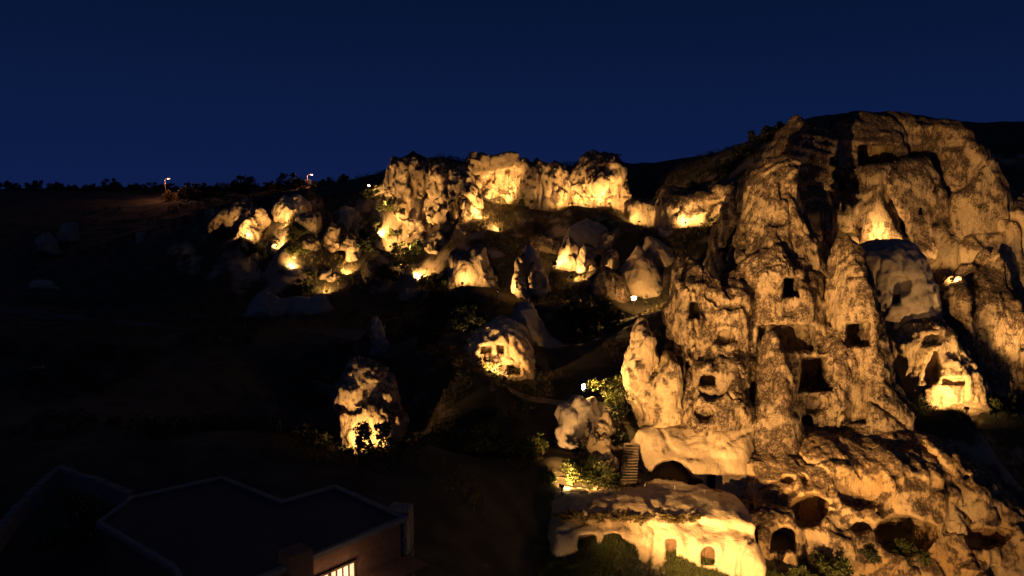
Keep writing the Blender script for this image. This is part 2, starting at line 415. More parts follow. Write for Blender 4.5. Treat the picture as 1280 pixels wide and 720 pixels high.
# where the lamps and bushes of the slopes stand (photo pixel, distance); the ground passes through them
lights = [ # label, px,py,d, aim px,py,d, power
 ('glaring lamp on a post above the domed boulder', 728,490,86, 860,480,80, 7000, 150),
 ('bright lamp on a post below the great tilted slab', 792,377,131, 870,380,90, 9000, 150),
 ('lamp on a post, lower of the twin lamps by the pyramid rock', 715,350,143, 760,330,148, 3600, 160),
 ('lamp on a post, upper of the twin lamps by the pyramid rock', 693,333,146, 711,310,150, 3000, 160),
 ('added unseen low lamp brightening the great tilted slab', 806,392,129, 815,340,141, 5200, 130),  # extra lamp with no visible source, added to brighten the slab
 ('added low lamp brightening the crannied bluff', 510,318,161, 508,225,172, 15000, 90),  # made-up lamp, put in because the left end of the bluff stayed dim
 ('low lamp among the dim humps of the slope hollow', 745,345,141, 740,290,158, 4000, 120),
 ('ground lamp hidden in the yellow-lit bush by the terrace', 702,612,72.2, 732,580,77, 7500, 130),
 ('ground lamp at the foot of the white rock house', 612,468,94, 626,430,99, 5200, 130),
 ('ground lamp behind the dark tree lighting the bearded rock', 452,572,77, 455,520,82, 5200, 130),
 ('ground lamp in grass before the carved cone', 1208,514,86.5, 1185,450,94, 9500, 140),
 ('ledge lamp under the pale bluff', 1190,352,101.5, 1235,300,109, 5200, 150),
 ('lamp in the gap behind the tapering pinnacle', 1096,303,107, 1095,270,113, 3500, 150),
 ('lamp in the cleft right of the jagged pinnacle', 1278,440,97, 1285,380,104, 2500, 150),
 ('lamp under the cone stub in the left cluster', 307,296,160, 308,278,166, 3600, 130),
 ('lamp under the scooped round-headed rock', 354,284,163, 358,262,169, 3200, 130),
 ('lamp in scrub below the round-headed rock', 345,310,159, 352,285,166, 4200, 140),
 ('lamp in scrub, lowest below the round-headed rock', 362,336,155, 382,305,164, 5000, 140),
 ('lamp at the foot of the caved rock', 436,345,156, 428,312,161, 7500, 130),
 ('lamp before the glowing egg boulder', 408,366,150, 408,352,155, 2600, 140),
 ('topmost lamp on the bushy slope by the bluff', 461,234,184, 492,215,176, 7000, 150),
 ('second lamp from the top of the bushy slope', 480,260,173, 500,235,174, 9000, 150),
 ('third lamp from the top of the bushy slope', 473,295,167, 505,270,173, 7000, 150),
 ('fourth lamp from the top of the bushy slope', 488,310,165, 510,295,172, 3000, 150),
 ('fifth lamp from the top of the bushy slope', 496,335,162, 520,310,172, 3600, 150),
 ('lowest lamp on the bushy slope under the bluff', 520,350,160, 545,310,170, 9000, 150),
 ('lamp under the crannied bluff beside the lit crag', 578,356,142, 585,335,147, 3600, 140),
 ('lamp under the lit tooth rocks', 622,368,137, 645,340,139, 4200, 150),
 ('lamp at the bluff foot above the slope hollow', 625,288,164, 600,260,170, 6000, 140),
 ('lamp on the ledge under the columned bluff', 612,275,166, 590,240,170, 8000, 140),
 ('lamp under the curved floodlit wall', 624,252,178, 625,225,183, 9000, 150),
 ('lamp behind the round bush under the curved wall', 655,252,177, 670,225,179, 5000, 150),
 ('left lamp under the comb-toothed wall', 715,256,172, 705,230,178, 5000, 150),
 ('right lamp under the comb-toothed wall', 732,258,171, 745,235,177, 5000, 150),
 ('lamp under the rounded hilltop crag', 762,256,170, 765,225,176, 8000, 150),
 ('lamp at the foot of the square-cut block', 799,279,163, 800,262,169, 3800, 140),
 ('left lamp under the low broken cliff', 857,280,153, 862,258,159, 4200, 150),
 ('right lamp under the low broken cliff', 890,276,150, 905,255,156, 4200, 150),
]
PL = [ # kind, name, label, px, py(base), d, size, mat
 ('shrub0','shrub','round yellow-lit bush under the curved wall',662,256,177.5,2.6,'shrub'),
 ('shrub1','shrub','yellow-green bush beside the second lamp of the bushy slope',488,262,171,2.6,'shrub'),
 ('shrub2','shrub','yellow-green bush right of the fourth slope lamp',502,320,163.5,3.2,'shrub'),
 ('shrub3','shrub','low bush between second and third slope lamps',470,285,169,2.4,'shrub'),
 ('shrub0','shrub','dark bush above the lowest slope lamp',508,338,161.5,2.6,'shrub'),
 ('shrub1','shrub','bush at the bluff foot beside the lowest slope lamp',538,356,158,2.8,'shrub'),
 ('shrub2','shrub','green bush between the lamps of the left cluster',372,318,158,2.2,'shrub'),
 ('shrub3','shrub','bush under the caved rock of the left cluster',385,347,155,1.7,'shrub'),
 ('shrub1','shrub','low bush under the scooped round-headed rock',372,298,161,2.2,'shrub'),
 ('shrub0','shrub','brightly lit yellow-green bush beside the split boulder',712,608,75.5,2.7,'shrub'),
 ('shrub2','shrub','grey-green bush growing against the split boulder foot',748,606,75,2.3,'shrub'),
 ('shrub1','shrub','yellow-lit climbing scrub right of the glaring lamp',765,505,87,2.8,'shrub'),
 ('shrub3','shrub','dark scrub below the paired pillars',780,525,86,2.2,'darkleaf'),
 ('shrub0','shrub','scrub on the dark bank beside the stone steps',768,560,83,1.8,'darkleaf'),
 ('shrub2','shrub','bush in front of the carved cone beside its lamp',1228,512,94,1.8,'shrub'),
 ('shrub3','shrub','grassy bush right of the carved cone lamp',1258,515,96,2.0,'shrub'),
 ('shrub1','shrub','dark bush at the left foot of the carved cone',1158,520,92,2.0,'darkleaf'),
 ('shrub0','shrub','brown brush growing left of the white rock house',560,460,97,3.0,'dry'),
 ('shrub1','shrub','dry brush before the windows of the white rock house',605,466,96,1.3,'dry'),
 ('shrub2','shrub','dark leafy shrub above the white rock house',585,410,104,2.6,'darkleaf'),
 ('shrub3','shrub','dark bush in the hollow above the grassy slope',745,420,122,5.5,'darkleaf'),
 ('shrub0','shrub','bush on the dim slope beneath the lit tooth rocks',560,395,132,4.0,'darkleaf'),
 ('shrub1','shrub','dry bush in the dim scrub right of the dark tree',530,570,82,2.2,'dry'),
 ('shrub2','shrub','sprawling dim scrub on the bank below the trail',600,570,80,3.0,'shrub'),
 ('shrub3','shrub','dim scrub bush above the terrace lamp',655,575,79,2.6,'shrub'),

 ('shrub0','shrub','dry bush under the topmost slope lamp',466,250,181,2.6,'shrub'),
 ('shrub2','shrub','bush left of the third slope lamp',462,300,168,2.8,'darkleaf'),
 ('shrub3','shrub','leafy bush hugging the bluff beside the fourth slope lamp',515,312,166,2.8,'shrub'),
 ('shrub1','shrub','dim bush below the fifth slope lamp',478,350,159,3.2,'darkleaf'),
 ('shrub0','shrub','wide dim bush between left cluster and bushy slope',452,318,163,3.4,'darkleaf'),
 ('shrub2','shrub','bush at the bluff foot above the lit crag',556,375,147,2.8,'shrub'),
 ('shrub3','shrub','dry bush above the fourth lamp beside the bluff',497,296,169,2.4,'shrub'),
 ('shrub1','shrub','dim bush under the glowing cone stub',318,318,160,2.6,'darkleaf'),
 ('shrub2','shrub','bush beside the glowing egg boulder',378,368,152,2.6,'shrub'),
]

for l_ in lights:
    if 'post' not in l_[0] and 'ledge lamp' not in l_[0] and 'gap behind' not in l_[0] and 'cleft' not in l_[0]: CTRL.append(P(l_[1], l_[2] + 2, l_[3]))
for l_ in PL: CTRL.append(P(l_[3], l_[4], l_[5]))
for x, y, z in [(-60,20,-27),(-30,20,-28),(0,20,-33),(30,20,-38),(60,20,-40),(-60,45,-26.5),(-30,50,-27.5),(-10,50,-29),(3,50,-33),(20,52,-37),(45,52,-41),(70,50,-42),
                (-50,75,-25),(-25,75,-26),(-10,76,-27),(5,66,-33.6),(12,63,-35.6),(20,62,-36.6),(29,65.5,-37.4),(34,62,-39.5),(42,68,-40.5),(55,70,-41),(68,76,-38),(30,85,-33),(42,85,-33.5),(22,82,-32),
                (-300,400,-1),(0,420,1),(200,400,4),(300,300,10),(160,210,16),(-40,260,1),(0,250,3),(50,260,3),(90,260,4),(300,150,10),(-300,100,-20),(-200,250,-9),(90,60,-40),(120,100,-20),(-150,60,-24),(110,140,12)]:
    CTRL.append((x, y, z + CAMZ))
for c in [(470,575,80),(600,570,78),(745,610,75),(700,530,88),(640,500,93),(625,476,97),(540,470,104),(400,490,104),(470,442,109),(200,480,100),(60,480,95),
          (100,402,130),(250,407,128),(400,412,124),(740,430,122),(690,405,130),(775,405,120),(715,352,148),(800,378,138),(640,378,138),(590,368,148),
          (500,358,160),(420,372,150),(300,302,164),(347,312,162),(250,302,172),(330,348,157),(240,348,165),(470,302,172),(460,242,190),(490,335,166),(395,240,200),(310,262,185),
          (520,201,205),(600,207,205),(700,213,208),(750,208,208),(840,212,196),(800,215,200),(900,197,180),(950,180,168),
          (625,254,179),(665,258,179),(700,264,176),(760,266,174),(800,284,168),(855,282,160),(890,278,154),(690,280,168),(760,300,160),(850,305,148),(870,330,138),(640,295,168),
          (0,236,350),(100,239,350),(200,240,340),(300,237,330),(440,228,290),(20,300,230),(100,330,190),(150,290,240),(20,380,140),
          (1240,158,170),(1150,150,158),(1040,160,155),(1230,527,102),(1280,523,104),(1200,518,103),(1285,618,84),(1190,354,116),(1095,302,112),(900,400,108),(830,420,106),(770,500,90),
          (1240,580,88),(700,630,72),(785,692,63.8),(850,708,63.6),(905,720,63.8),(740,697,63.6),(700,700,64),(760,560,84),(700,575,78)]:
    CTRL.append(P(*c))
CT = np.array(CTRL); _S = 50.0
def _phi(r2): return np.where(r2 > 1e-12, 0.5 * r2 * np.log(np.maximum(r2, 1e-12)), 0)
_n = len(CT); _A = np.zeros((_n + 3, _n + 3)); _xy = CT[:, :2] / _S
_r2 = ((_xy[:, None] - _xy[None]) ** 2).sum(-1); _A[:_n, :_n] = _phi(_r2) + np.eye(_n) * 1e-4
_A[:_n, _n] = 1; _A[:_n, _n + 1:] = _xy; _A[_n, :_n] = 1; _A[_n + 1:, :_n] = _xy.T
_w = np.linalg.solve(_A, np.concatenate([CT[:, 2], np.zeros(3)]))
def terr(x, y, noise=True):
    x = np.atleast_1d(np.asarray(x, float)); y = np.atleast_1d(np.asarray(y, float))
    cx = np.clip(x, -320, 320) / _S; cy = np.clip(y, 15, 420) / _S
    out = np.empty_like(cx)
    for i in range(0, len(cx), 60000):
        s = slice(i, i + 60000)
        r2 = (cx[s, None] - _xy[None, :, 0]) ** 2 + (cy[s, None] - _xy[None, :, 1]) ** 2
        out[s] = _phi(r2) @ _w[:_n] + _w[_n] + _w[_n + 1] * cx[s] + _w[_n + 2] * cy[s]
    if noise:
        zz = np.zeros_like(x)
        out = out + 0.9 * pfbm(x, y, zz, 0.06, 3, 1) * np.clip((y - 60) / 80, 0.15, 1) + 0.16 * pfbm(x, y, zz, 0.5, 3, 5)
    return out
def ground(x, y): return float(terr([x], [y])[0])
def hit(px, py, d0=40, d1=420):
    """where the ray through a photo pixel meets the ground"""
    ds = np.arange(d0, d1, 0.5); p = np.array([P(px, py, d) for d in ds]); g = terr(p[:, 0], p[:, 1])
    i = np.argmax(p[:, 2] <= g)
    return (p[i, 0], p[i, 1], g[i])

def axis(lo, hi, step, far, n=14):
    a = np.arange(lo, hi + step, step); g = np.geomspace(step * 4, far, n)
    return np.concatenate([(lo - g)[::-1], a, a[-1] + g])
gx = axis(-190, 130, 0.8, 3500); gy = np.concatenate([[-600, -300, -120, -50, -15, 5], np.arange(15, 260, 0.8), np.arange(261, 400, 2.0), 400 + np.geomspace(4, 5000, 14)])
GX, GY = np.meshgrid(gx, gy, indexing='ij'); GZ = terr(GX.ravel(), GY.ravel())
i = np.arange(len(gx) * len(gy)).reshape(len(gx), len(gy))
q = np.stack([i[:-1, :-1], i[1:, :-1], i[1:, 1:], i[:-1, 1:]], -1).reshape(-1, 4)
tag(obj('terrain', np_mesh('terrain', np.stack([GX.ravel(), GY.ravel(), GZ], 1), q), M['ground']), kind='structure')

def ribbon(name, pts, w, mat, lift=0.12, sub=14):
    pts = [np.array(p[:2], float) for p in pts]; line = []
    for k in range(len(pts) - 1):
        a = pts[max(k - 1, 0)]; b = pts[k]; c = pts[k + 1]; d = pts[min(k + 2, len(pts) - 1)]
        for s in range(sub):
            t = s / sub; line.append(0.5 * ((2 * b) + (c - a) * t + (2 * a - 5 * b + 4 * c - d) * t * t + (3 * b - a - 3 * c + d) * t ** 3))
    line = np.array(line + [pts[-1]]); T = np.gradient(line, axis=0); T /= np.linalg.norm(T, axis=1, keepdims=True)
    Nn = np.stack([-T[:, 1], T[:, 0]], 1); K = 5; V = []
    for j in range(K):
        o = (j / (K - 1) - 0.5) * w; e = line + Nn * (o + 0.15 * pfbm(line[:, 0], line[:, 1], line[:, 0] * 0 + j, 0.4, 2)[:, None])
        V.append(np.stack([e[:, 0], e[:, 1], terr(e[:, 0], e[:, 1]) + lift], 1))
    V = np.array(V); L_ = len(line); ii = np.arange(K * L_).reshape(K, L_)
    q = np.stack([ii[:-1, :-1], ii[:-1, 1:], ii[1:, 1:], ii[1:, :-1]], -1).reshape(-1, 4)
    return tag(obj(name, np_mesh(name, V.reshape(-1, 3), q), mat), kind='structure')
ribbon('road', [P(-80, 396, 132), P(60, 398, 131), P(180, 404, 129), P(300, 409, 127), P(400, 413, 123), P(455, 425, 116)], 4.2, M['road'])
ribbon('footpath', [P(1150, 530, 98), P(1215, 528, 101), P(1290, 524, 104), P(1360, 520, 108)], 3.0, M['dust'])
ribbon('trail', [P(560, 470, 104), P(600, 485, 97), P(680, 490, 94), P(740, 520, 88), P(775, 560, 82)], 1.3, M['dust'])

# ---------------------------------------------------------------- the rock-cut monastery (one great rock, built in lobes)
mon = empty('cave_monastery', (P(1010, 640, 80)[0], 80.0, CAMZ - 37.5))
tag(mon, 'tallest lichen-crusted rock cluster riddled with square cave openings above golden arches', 'rock monastery')
HM = 0.19
rock('rock_spire', 'tall crusted spire with square window openings', None, M['crust'],
     [([(962,215),(975,199),(990,194),(1002,201),(1012,240),(1024,270),(1036,300),(1044,340),(1050,400),(1054,580),(898,580),(902,430),(908,390),(922,335),(937,285),(950,240)], 86, 13, 5.0, 0.18),
      ([(930,330),(975,300),(1020,320),(1040,380),(1044,470),(1046,580),(935,580),(925,450)], 83, 9, 4.0, 0.12),
      ([(1036,420),(1058,418),(1062,560),(1030,560)], 81, 6, 2.0, 0.1)],
     parent=mon, h=HM, rough=0.75, freq=0.2, flute=0.35, crack=0.7, pit=0.5,
     cuts=[(977,346,1000,373,6.5),(1029,346,1047,374,6.0),(945,404,1020,440,4.2),(999,444,1042,490,6.5),(1006,490,1034,518,-1.6,'o'),(996,517,1016,545,6.0,'a'),(960,265,985,285,-1.2,'o')])
rock('rock_pinnacle', 'tapering crusted pinnacle with one dark window', None, M['crust'],
     [([(1068,288),(1059,300),(1052,330),(1049,380),(1047,450),(1042,580),(1168,580),(1150,510),(1130,470),(1112,430),(1100,390),(1092,350),(1083,312)], 80, 11, 5.0, 0.12)],
     parent=mon, h=HM, rough=0.7, freq=0.2, flute=0.4, crack=0.5, pit=0.4, cuts=[(1057,402,1089,434,6),(1058,470,1084,530,1.0)])
rock('rock_buttress', 'smooth-sided leaning cone buttress', None, M['crust'],
     [([(962,455),(970,436),(976,424),(983,438),(991,455),(1000,490),(1004,530),(1016,600),(1020,700),(905,700),(922,610),(936,560),(950,500)], 76.5, 9, 4.5, 0.22)],
     parent=mon, h=HM, rough=0.4, freq=0.25, flute=0.25, crack=0.25, pit=0.25, block=0.3)
rock('rock_flank', 'craggy left flank with arched niche', None, M['crust'],
     [([(868,318),(856,335),(848,365),(843,420),(856,468),(857,560),(950,560),(952,370),(928,340),(905,352),(885,330)], 82, 10, 3.5, 0.12),
      ([(850,350),(880,352),(885,420),(860,470),(845,420)], 80.5, 6, 2.2, 0.05),
      ([(858,445),(930,440),(945,520),(930,545),(860,545)], 79.5, 6, 2.5, 0.2)],
     parent=mon, h=HM, rough=0.75, freq=0.25, flute=0.35, crack=0.7, pit=0.6,
     cuts=[(861,376,875,399,2.5),(896,412,920,432,1.5,'o'),(871,464,914,501,1.3,'o'),(874,466,896,483,3.0,'a'),(866,506,894,530,1.8,'o')])
rock('rock_pillar', 'paired pillars split by a dark cleft', None, M['tuff'],
     [([(789,440),(797,415),(806,406),(818,420),(826,450),(824,500),(818,540),(798,538),(786,500),(779,470)], 83, 6, 2.4, 0.05),
      ([(826,470),(838,446),(850,450),(860,490),(858,545),(806,545),(804,510),(815,480)], 80.5, 6, 2.6, 0.05)],
     parent=mon, h=HM, rough=0.4, freq=0.3, flute=0.3, crack=0.3, block=0.3)
rock('rock_apron', 'smooth pale wall over a ragged cave mouth', None, M['smooth'],
     [([(797,570),(806,550),(826,540),(850,538),(880,528),(905,524),(945,530),(955,600),(955,670),(890,655),(850,640),(795,625)], 75.5, 10, 3.5, 0.25)],
     parent=mon, h=HM, rough=0.45, freq=0.18, flute=0.1, crack=0.25, block=0.2, fine=0.06, cuts=[(812,576,864,612,6.5,'o'),(840,596,880,614,5.0,'o'),(884,594,894,617,2.5),(806,588,818,610,1.2,'o')])
rock('rock_base', 'golden hollowed base with arched caves', None, M['golden'],
     [([(912,620),(930,575),(960,560),(1010,545),(1060,548),(1110,548),(1165,548),(1186,575),(1203,600),(1200,640),(1190,680),(1196,760),(900,760)], 71, 14, 4.5, 0.42),
      ([(905,640),(950,630),(1000,640),(1000,760),(905,760)], 67.5, 8, 3.0, 0.25)],
     parent=mon, h=HM, rough=0.65, freq=0.2, flute=0.2, crack=0.6, strata=0.0, pit=0.4,
     cuts=[(988,616,1036,662,4.5,'o'),(918,653,948,681,5,'a'),(963,656,996,690,5,'a'),(1044,572,1112,640,-2.0,'o'),(1000,594,1012,606,-1.4,'o'),(974,594,996,606,1.5,'o'),
           (1092,643,1170,694,6.0,'o'),(1062,650,1090,668,2.5,'o'),(1118,562,1140,580,-1.0,'o'),(958,709,975,730,3.0,'a'),(935,612,944,640,1.0)])
rock('rock_ridge', 'low ochre ridge running down from the rock', None, M['golden'],
     [([(1158,552),(1185,560),(1210,575),(1240,602),(1266,628),(1300,655),(1330,690),(1330,760),(1175,760),(1162,640)], 72, 9, 3.0, 0.4)],
     parent=mon, h=HM, rough=0.7, freq=0.28, flute=0.2, crack=0.6, pit=0.6, cuts=[(1181,640,1214,670,2.5,'o'),(1200,590,1214,602,1.5,'o'),(1205,655,1260,690,3.5,'o')])
TH = []
ter = rock('rock_terrace', 'low rounded golden wall with small doorways under a path', None, M['smooth'],
     [([(684,720),(686,676),(694,661),(715,652),(760,648),(820,648),(880,655),(935,664),(955,690),(955,790),(684,790)], 64.0, 9, 1.1, 0.2),
      ([(690,645),(715,634),(760,632),(900,632),(935,638),(935,690),(690,690)], 66.6, 8, 0.5, 0.0)],
     parent=mon, h=0.2, rough=0.2, freq=0.25, flute=0.08, crack=0.12, block=0.1, fine=0.05, hits=TH,
     cuts=[(832,673,846,699,1.1),(876,682,893,706,1.1,'a'),(722,668,746,686,1.6),(754,666,778,684,1.4,'a')])
# plank doors in two of the terrace doorways
for (px0, py0, px1, py1), dh in zip(((832,673,846,699),(876,682,893,706)), TH):
    dd = dh + 0.75; a = P(px0, py1, dd); b = P(px1, py0, dd); d = empty('door', (0, 0, 0), parent=mon)
    w = (b[0] - a[0]) / 4; hgt = b[2] - a[2]
    d.location = Vector((a[0], dd, a[2])) - mon.location
    for k in range(4): MB().box((w * (k + 0.5), 0, hgt / 2), (w * 0.47, 0.04, hgt / 2)).build('plank', M['wood'], d)

# ---------------------------------------------------------------- rocks round the monastery
rock('cliff_face', 'highest broad flat-topped cliff with tiny windows and a dark overhang', 'cliff', M['crust'],
     [([(962,215),(975,180),(988,163),(1005,148),(1040,142),(1075,138),(1120,139),(1160,141),(1198,146),(1206,165),(1215,200),(1228,250),(1235,330),(1235,470),(950,470),(945,300)], 114, 16, 5.0, 0.12),
      ([(975,190),(1000,160),(1030,165),(1040,215),(1042,300),(1000,330),(985,270)], 110.5, 9, 3.0, 0.05),
      ([(1075,205),(1120,200),(1160,190),(1180,240),(1185,300),(1150,330),(1080,330),(1070,260)], 110.5, 9, 3.0, 0.1),
      ([(1166,150),(1200,147),(1216,180),(1235,190),(1255,230),(1262,270),(1258,330),(1190,330),(1172,240)], 112, 10, 3.0, 0.1)],
     h=0.3, rough=1.0, freq=0.15, flute=0.55, crack=0.8, strata=0.12, pit=0.5,
     cuts=[(1072,180,1120,208,8.0),(1035,195,1044,206,1.5),(1049,226,1056,237,1.5),(1068,224,1074,236,1.5),(1051,252,1057,261,1.5),(1147,258,1152,268,1.5),(1166,228,1171,241,1.5),(1183,232,1187,246,1.2),(1030,150,1040,165,-1.5,'o')])
rock('pale_bluff', 'pale bulging rock wall below the flat-topped cliff, lit from a ledge', 'rock', M['tuff'],
     [([(1178,335),(1186,300),(1205,275),(1232,262),(1262,246),(1300,240),(1340,260),(1340,480),(1190,480)], 108, 12, 4.0, 0.15)],
     h=0.3, rough=0.9, freq=0.16, flute=0.3, crack=0.7)
rock('striped_ridge', 'narrow rock ridge with a curved striped crest', 'rock', M['crust'],
     [([(878,345),(890,300),(905,262),(920,228),(932,217),(942,224),(941,246),(925,275),(905,320),(895,380)], 118, 8, 2.2, 0.05),
      ([(900,330),(930,260),(960,240),(975,300),(960,420),(890,420)], 117, 10, 4.0, 0.1)],
     h=0.3, rough=0.6, freq=0.2, flute=0.3, crack=0.5, strata=0.2)
rock('round_dome', 'round-topped dome with one tiny square window and a shadowed left side', 'rock', M['grey'],
     [([(1082,318),(1095,303),(1125,296),(1148,299),(1163,322),(1176,360),(1182,430),(1095,430),(1090,370)], 97, 10, 4.0, 0.05)],
     h=HM, rough=0.4, freq=0.2, flute=0.3, crack=0.2, block=0.15, cuts=[(1116,368,1126,381,2.0),(1112,340,1138,372,-1.4,'o')])
rock('carved_cone', 'brightly lit pale cone with a carved window near its foot', 'rock', M['tuff'],
     [([(1124,428),(1138,404),(1162,393),(1186,402),(1204,428),(1224,463),(1240,494),(1240,520),(1140,520),(1134,470)], 92.5, 10, 4.0, 0.28)],
     h=HM, rough=0.4, freq=0.22, flute=0.25, crack=0.45, cuts=[(1177,472,1207,482,1.0),(1150,416,1180,432,-1.0,'o'),(1158,434,1172,482,1.2,'o')])
rock('jagged_pinnacle', 'jagged brown pinnacle with a blunt horn beside the carved cone', 'rock', M['crust'],
     [([(1184,440),(1190,385),(1204,362),(1222,332),(1238,330),(1247,306),(1257,304),(1267,330),(1276,362),(1290,410),(1300,470),(1300,520),(1205,520)], 101, 10, 3.5, 0.15),
      ([(1186,370),(1204,352),(1214,372),(1222,450),(1190,440)], 99, 6, 2.2, 0.1)],
     h=0.26, rough=0.7, freq=0.22, flute=0.45, crack=0.5)
rock('split_boulder', 'pale split boulder standing behind the lit bush', 'boulder', M['tuff'],
     [([(718,590),(722,548),(728,528),(738,520),(744,545),(750,590)], 78, 4, 1.5),([(738,560),(746,526),(758,520),(768,545),(771,600),(740,600)], 77, 4, 1.8)],
     h=0.16, rough=0.3, freq=0.4, flute=0.2, crack=0.3)
rock('domed_boulder', 'smooth dark domed boulder under the glaring lamp', 'boulder', M['grey'], [([(700,560),(705,515),(722,500),(742,502),(755,525),(758,560)], 80.5, 5, 2.2)], h=0.2, rough=0.25, freq=0.3, flute=0.1, crack=0.1)
rock('loose_boulder', 'rounded loose boulder lying in the low ochre ridge', 'boulder', M['smooth'], [([(1183,672),(1186,652),(1198,645),(1211,652),(1214,672)], 71.5, 2.4, 1.0)], h=0.12, rough=0.12, freq=0.5, flute=0, crack=0)

# ---------------------------------------------------------------- rocks on the valley slope
rock('rock_house', 'glowing white rock house with two square windows and a low door', 'rock house', M['smooth'],
     [([(574,436),(590,420),(608,408),(626,402),(645,405),(660,420),(670,448),(674,475),(655,485),(590,485),(585,455)], 98, 9, 3.0, 0.2)],
     h=0.17, rough=0.3, freq=0.25, flute=0.2, crack=0.3, block=0.15, cuts=[(599,431,615,443,2.5),(620,431,631,443,2.5),(633,455,652,469,2.5),(604,443,628,453,0.7)])
rock('leaning_fin', 'smooth grey rock fin leaning behind the white rock house', 'rock', M['grey'], [([(640,400),(652,385),(664,388),(700,436),(690,450),(648,450)], 106, 6, 2.0)], h=0.3, rough=0.3, freq=0.2, flute=0.2, crack=0.2)
rock('bearded_rock', 'pale rock with brushy top, floodlit from behind the dark tree', 'rock', M['tuff'],
     [([(424,590),(424,530),(417,500),(424,470),(440,452),(470,455),(487,476),(494,500),(500,530),(496,590)], 82, 8, 2.6, 0.25),
      ([(417,500),(424,470),(440,450),(462,455),(450,520),(425,530)], 84, 6, 2.0, 0.0)], h=0.2, rough=0.5, freq=0.3, flute=0.25, crack=0.5)
rock('stone_spike', 'slender grey stone spike at the end of the low wall', 'rock', M['grey'], [([(460,445),(464,415),(469,403),(474,412),(480,430),(482,447)], 107, 2.6, 1.0)], h=0.15, rough=0.15, freq=0.5, flute=0.15, crack=0.1)

spec = [  # name, label, outline, distance, thickness, material
 ('pointed_rock','sharp pyramid rock, tallest of the pair above the twin lamps',[(688,340),(700,308),(711,290),(722,305),(731,340)],146,8,'tuff'),
 ('pointed_rock','leaning wedge rock just right of the tall pyramid rock',[(722,340),(726,312),(731,303),(745,313),(752,340)],144,6,'tuff'),
 ('upright_boulder','small upright boulder above the flat-topped slab',[(745,318),(748,295),(757,285),(767,292),(766,315)],150,5,'tuff'),
 ('flat_boulder','flat-topped boulder wedged between wedge rock and great slab',[(750,345),(752,318),(762,308),(776,305),(780,330),(770,350)],146,7,'tuff'),
 ('slab_rock','great smooth tilted slab above the single bright lamp',[(772,352),(786,330),(800,311),(815,325),(838,360),(845,385),(800,385),(776,370)],138,10,'smooth'),
 ('slab_rock','broad smooth slab leaning behind the great tilted slab',[(806,320),(812,299),(824,302),(845,315),(862,332),(862,375),(832,375)],144,9,'smooth'),
 ('slab_rock','dim smooth ridge-backed slab below the hilltop lamps',[(815,315),(825,285),(840,281),(862,298),(880,325),(850,335)],152,9,'grey'),
 ('jagged_rock','small jagged crusted rock at the edge of the great slabs',[(840,390),(846,340),(855,325),(868,332),(874,360),(872,395)],128,7,'crust'),
 ('furrowed_mound','dark furrowed mound beside the great tilted slab',[(728,380),(735,350),(755,331),(778,345),(795,378),(790,395)],136,8,'crust'),
 ('tooth_rock','floodlit tooth rock, the wider one of the close pair',[(634,372),(640,340),(648,322),(655,318),(660,345),(661,374)],138,5,'tuff'),
 ('tooth_rock','floodlit tooth rock, the slimmer one of the close pair',[(660,374),(661,335),(666,325),(674,345),(678,374)],137,4,'tuff'),
 ('dark_fin','dark pointed fin rising behind the two lit tooth rocks',[(650,345),(652,318),(660,305),(672,315),(684,345),(692,378),(664,378)],142,6,'grey'),
 ('lit_crag','brightly lit crag with ragged top at the bluff foot',[(560,372),(563,325),(572,314),(584,318),(592,309),(604,313),(608,335),(620,350),(630,372)],146,8,'tuff'),
 ('hump_rock','low dim humped rock in the slope hollow',[(652,322),(662,296),(680,290),(700,302),(708,326)],158,9,'crust'),
 ('hump_rock','broad dim grey hump above the pyramid rock',[(700,315),(712,285),(735,272),(758,285),(772,315)],158,10,'grey'),
 ('hump_rock','long dim grey hump under the hilltop wall',[(765,320),(775,295),(795,282),(815,300),(815,325)],158,9,'grey'),
]
for nm, lb, pl, d, th, mt in spec:
    rock(nm, lb, 'rock', M[mt], [(pl, d, th, th * 0.42, 0.12)], h=0.28, rough=0.35 if mt in ('smooth', 'grey') else 0.55, freq=0.22, flute=0.2, crack=0.2 if mt in ('smooth','grey') else 0.45, block=0.25 if mt in ('smooth','grey') else 0.6)

# ---------------------------------------------------------------- cliff along the hilltop
rock('bluff', 'massive crannied bluff at the left end of the hilltop cliff', 'cliff', M['far'],
     [([(482,245),(484,212),(492,199),(508,195),(532,196),(540,225),(548,262),(574,300),(578,345),(560,385),(540,385),(520,340),(503,298),(496,265)], 172, 14, 3.0, 0.15),
      ([(486,240),(490,204),(505,197),(516,205),(518,250),(508,275),(495,268)], 169.5, 7, 1.6, 0.1),
      ([(530,250),(535,212),(546,204),(558,212),(562,255),(556,290),(540,280)], 168, 8, 1.8, 0.1),
      ([(554,250),(560,211),(572,207),(586,214),(598,245),(610,285),(608,312),(585,312),(566,285)], 167.5, 10, 2.4, 0.1),
      ([(502,275),(520,268),(534,285),(538,330),(525,345),(510,310)], 168, 7, 1.8, 0.15),
      ([(540,290),(556,285),(568,320),(566,372),(548,372),(540,340)], 166, 7, 1.8, 0.15)],
     h=0.27, rough=0.75, freq=0.2, flute=0.8, crack=0.9, strata=0.1, block=1.0, fine=0.26, pit=0.4, cuts=[(532,278,541,303,3.0),(536,316,545,322,2.0)])
rock('cirque_wall', 'curved floodlit wall under a dark overhanging cap', 'cliff', M['far'],
     [([(584,268),(586,218),(600,206),(640,203),(655,208),(662,268)], 181, 12, 3.0, 0.1),([(575,214),(590,200),(645,197),(655,206),(640,213)], 177, 8, 1.0, 0)],
     h=0.3, rough=0.8, freq=0.2, flute=0.5, crack=0.6, block=0.9, fine=0.25)
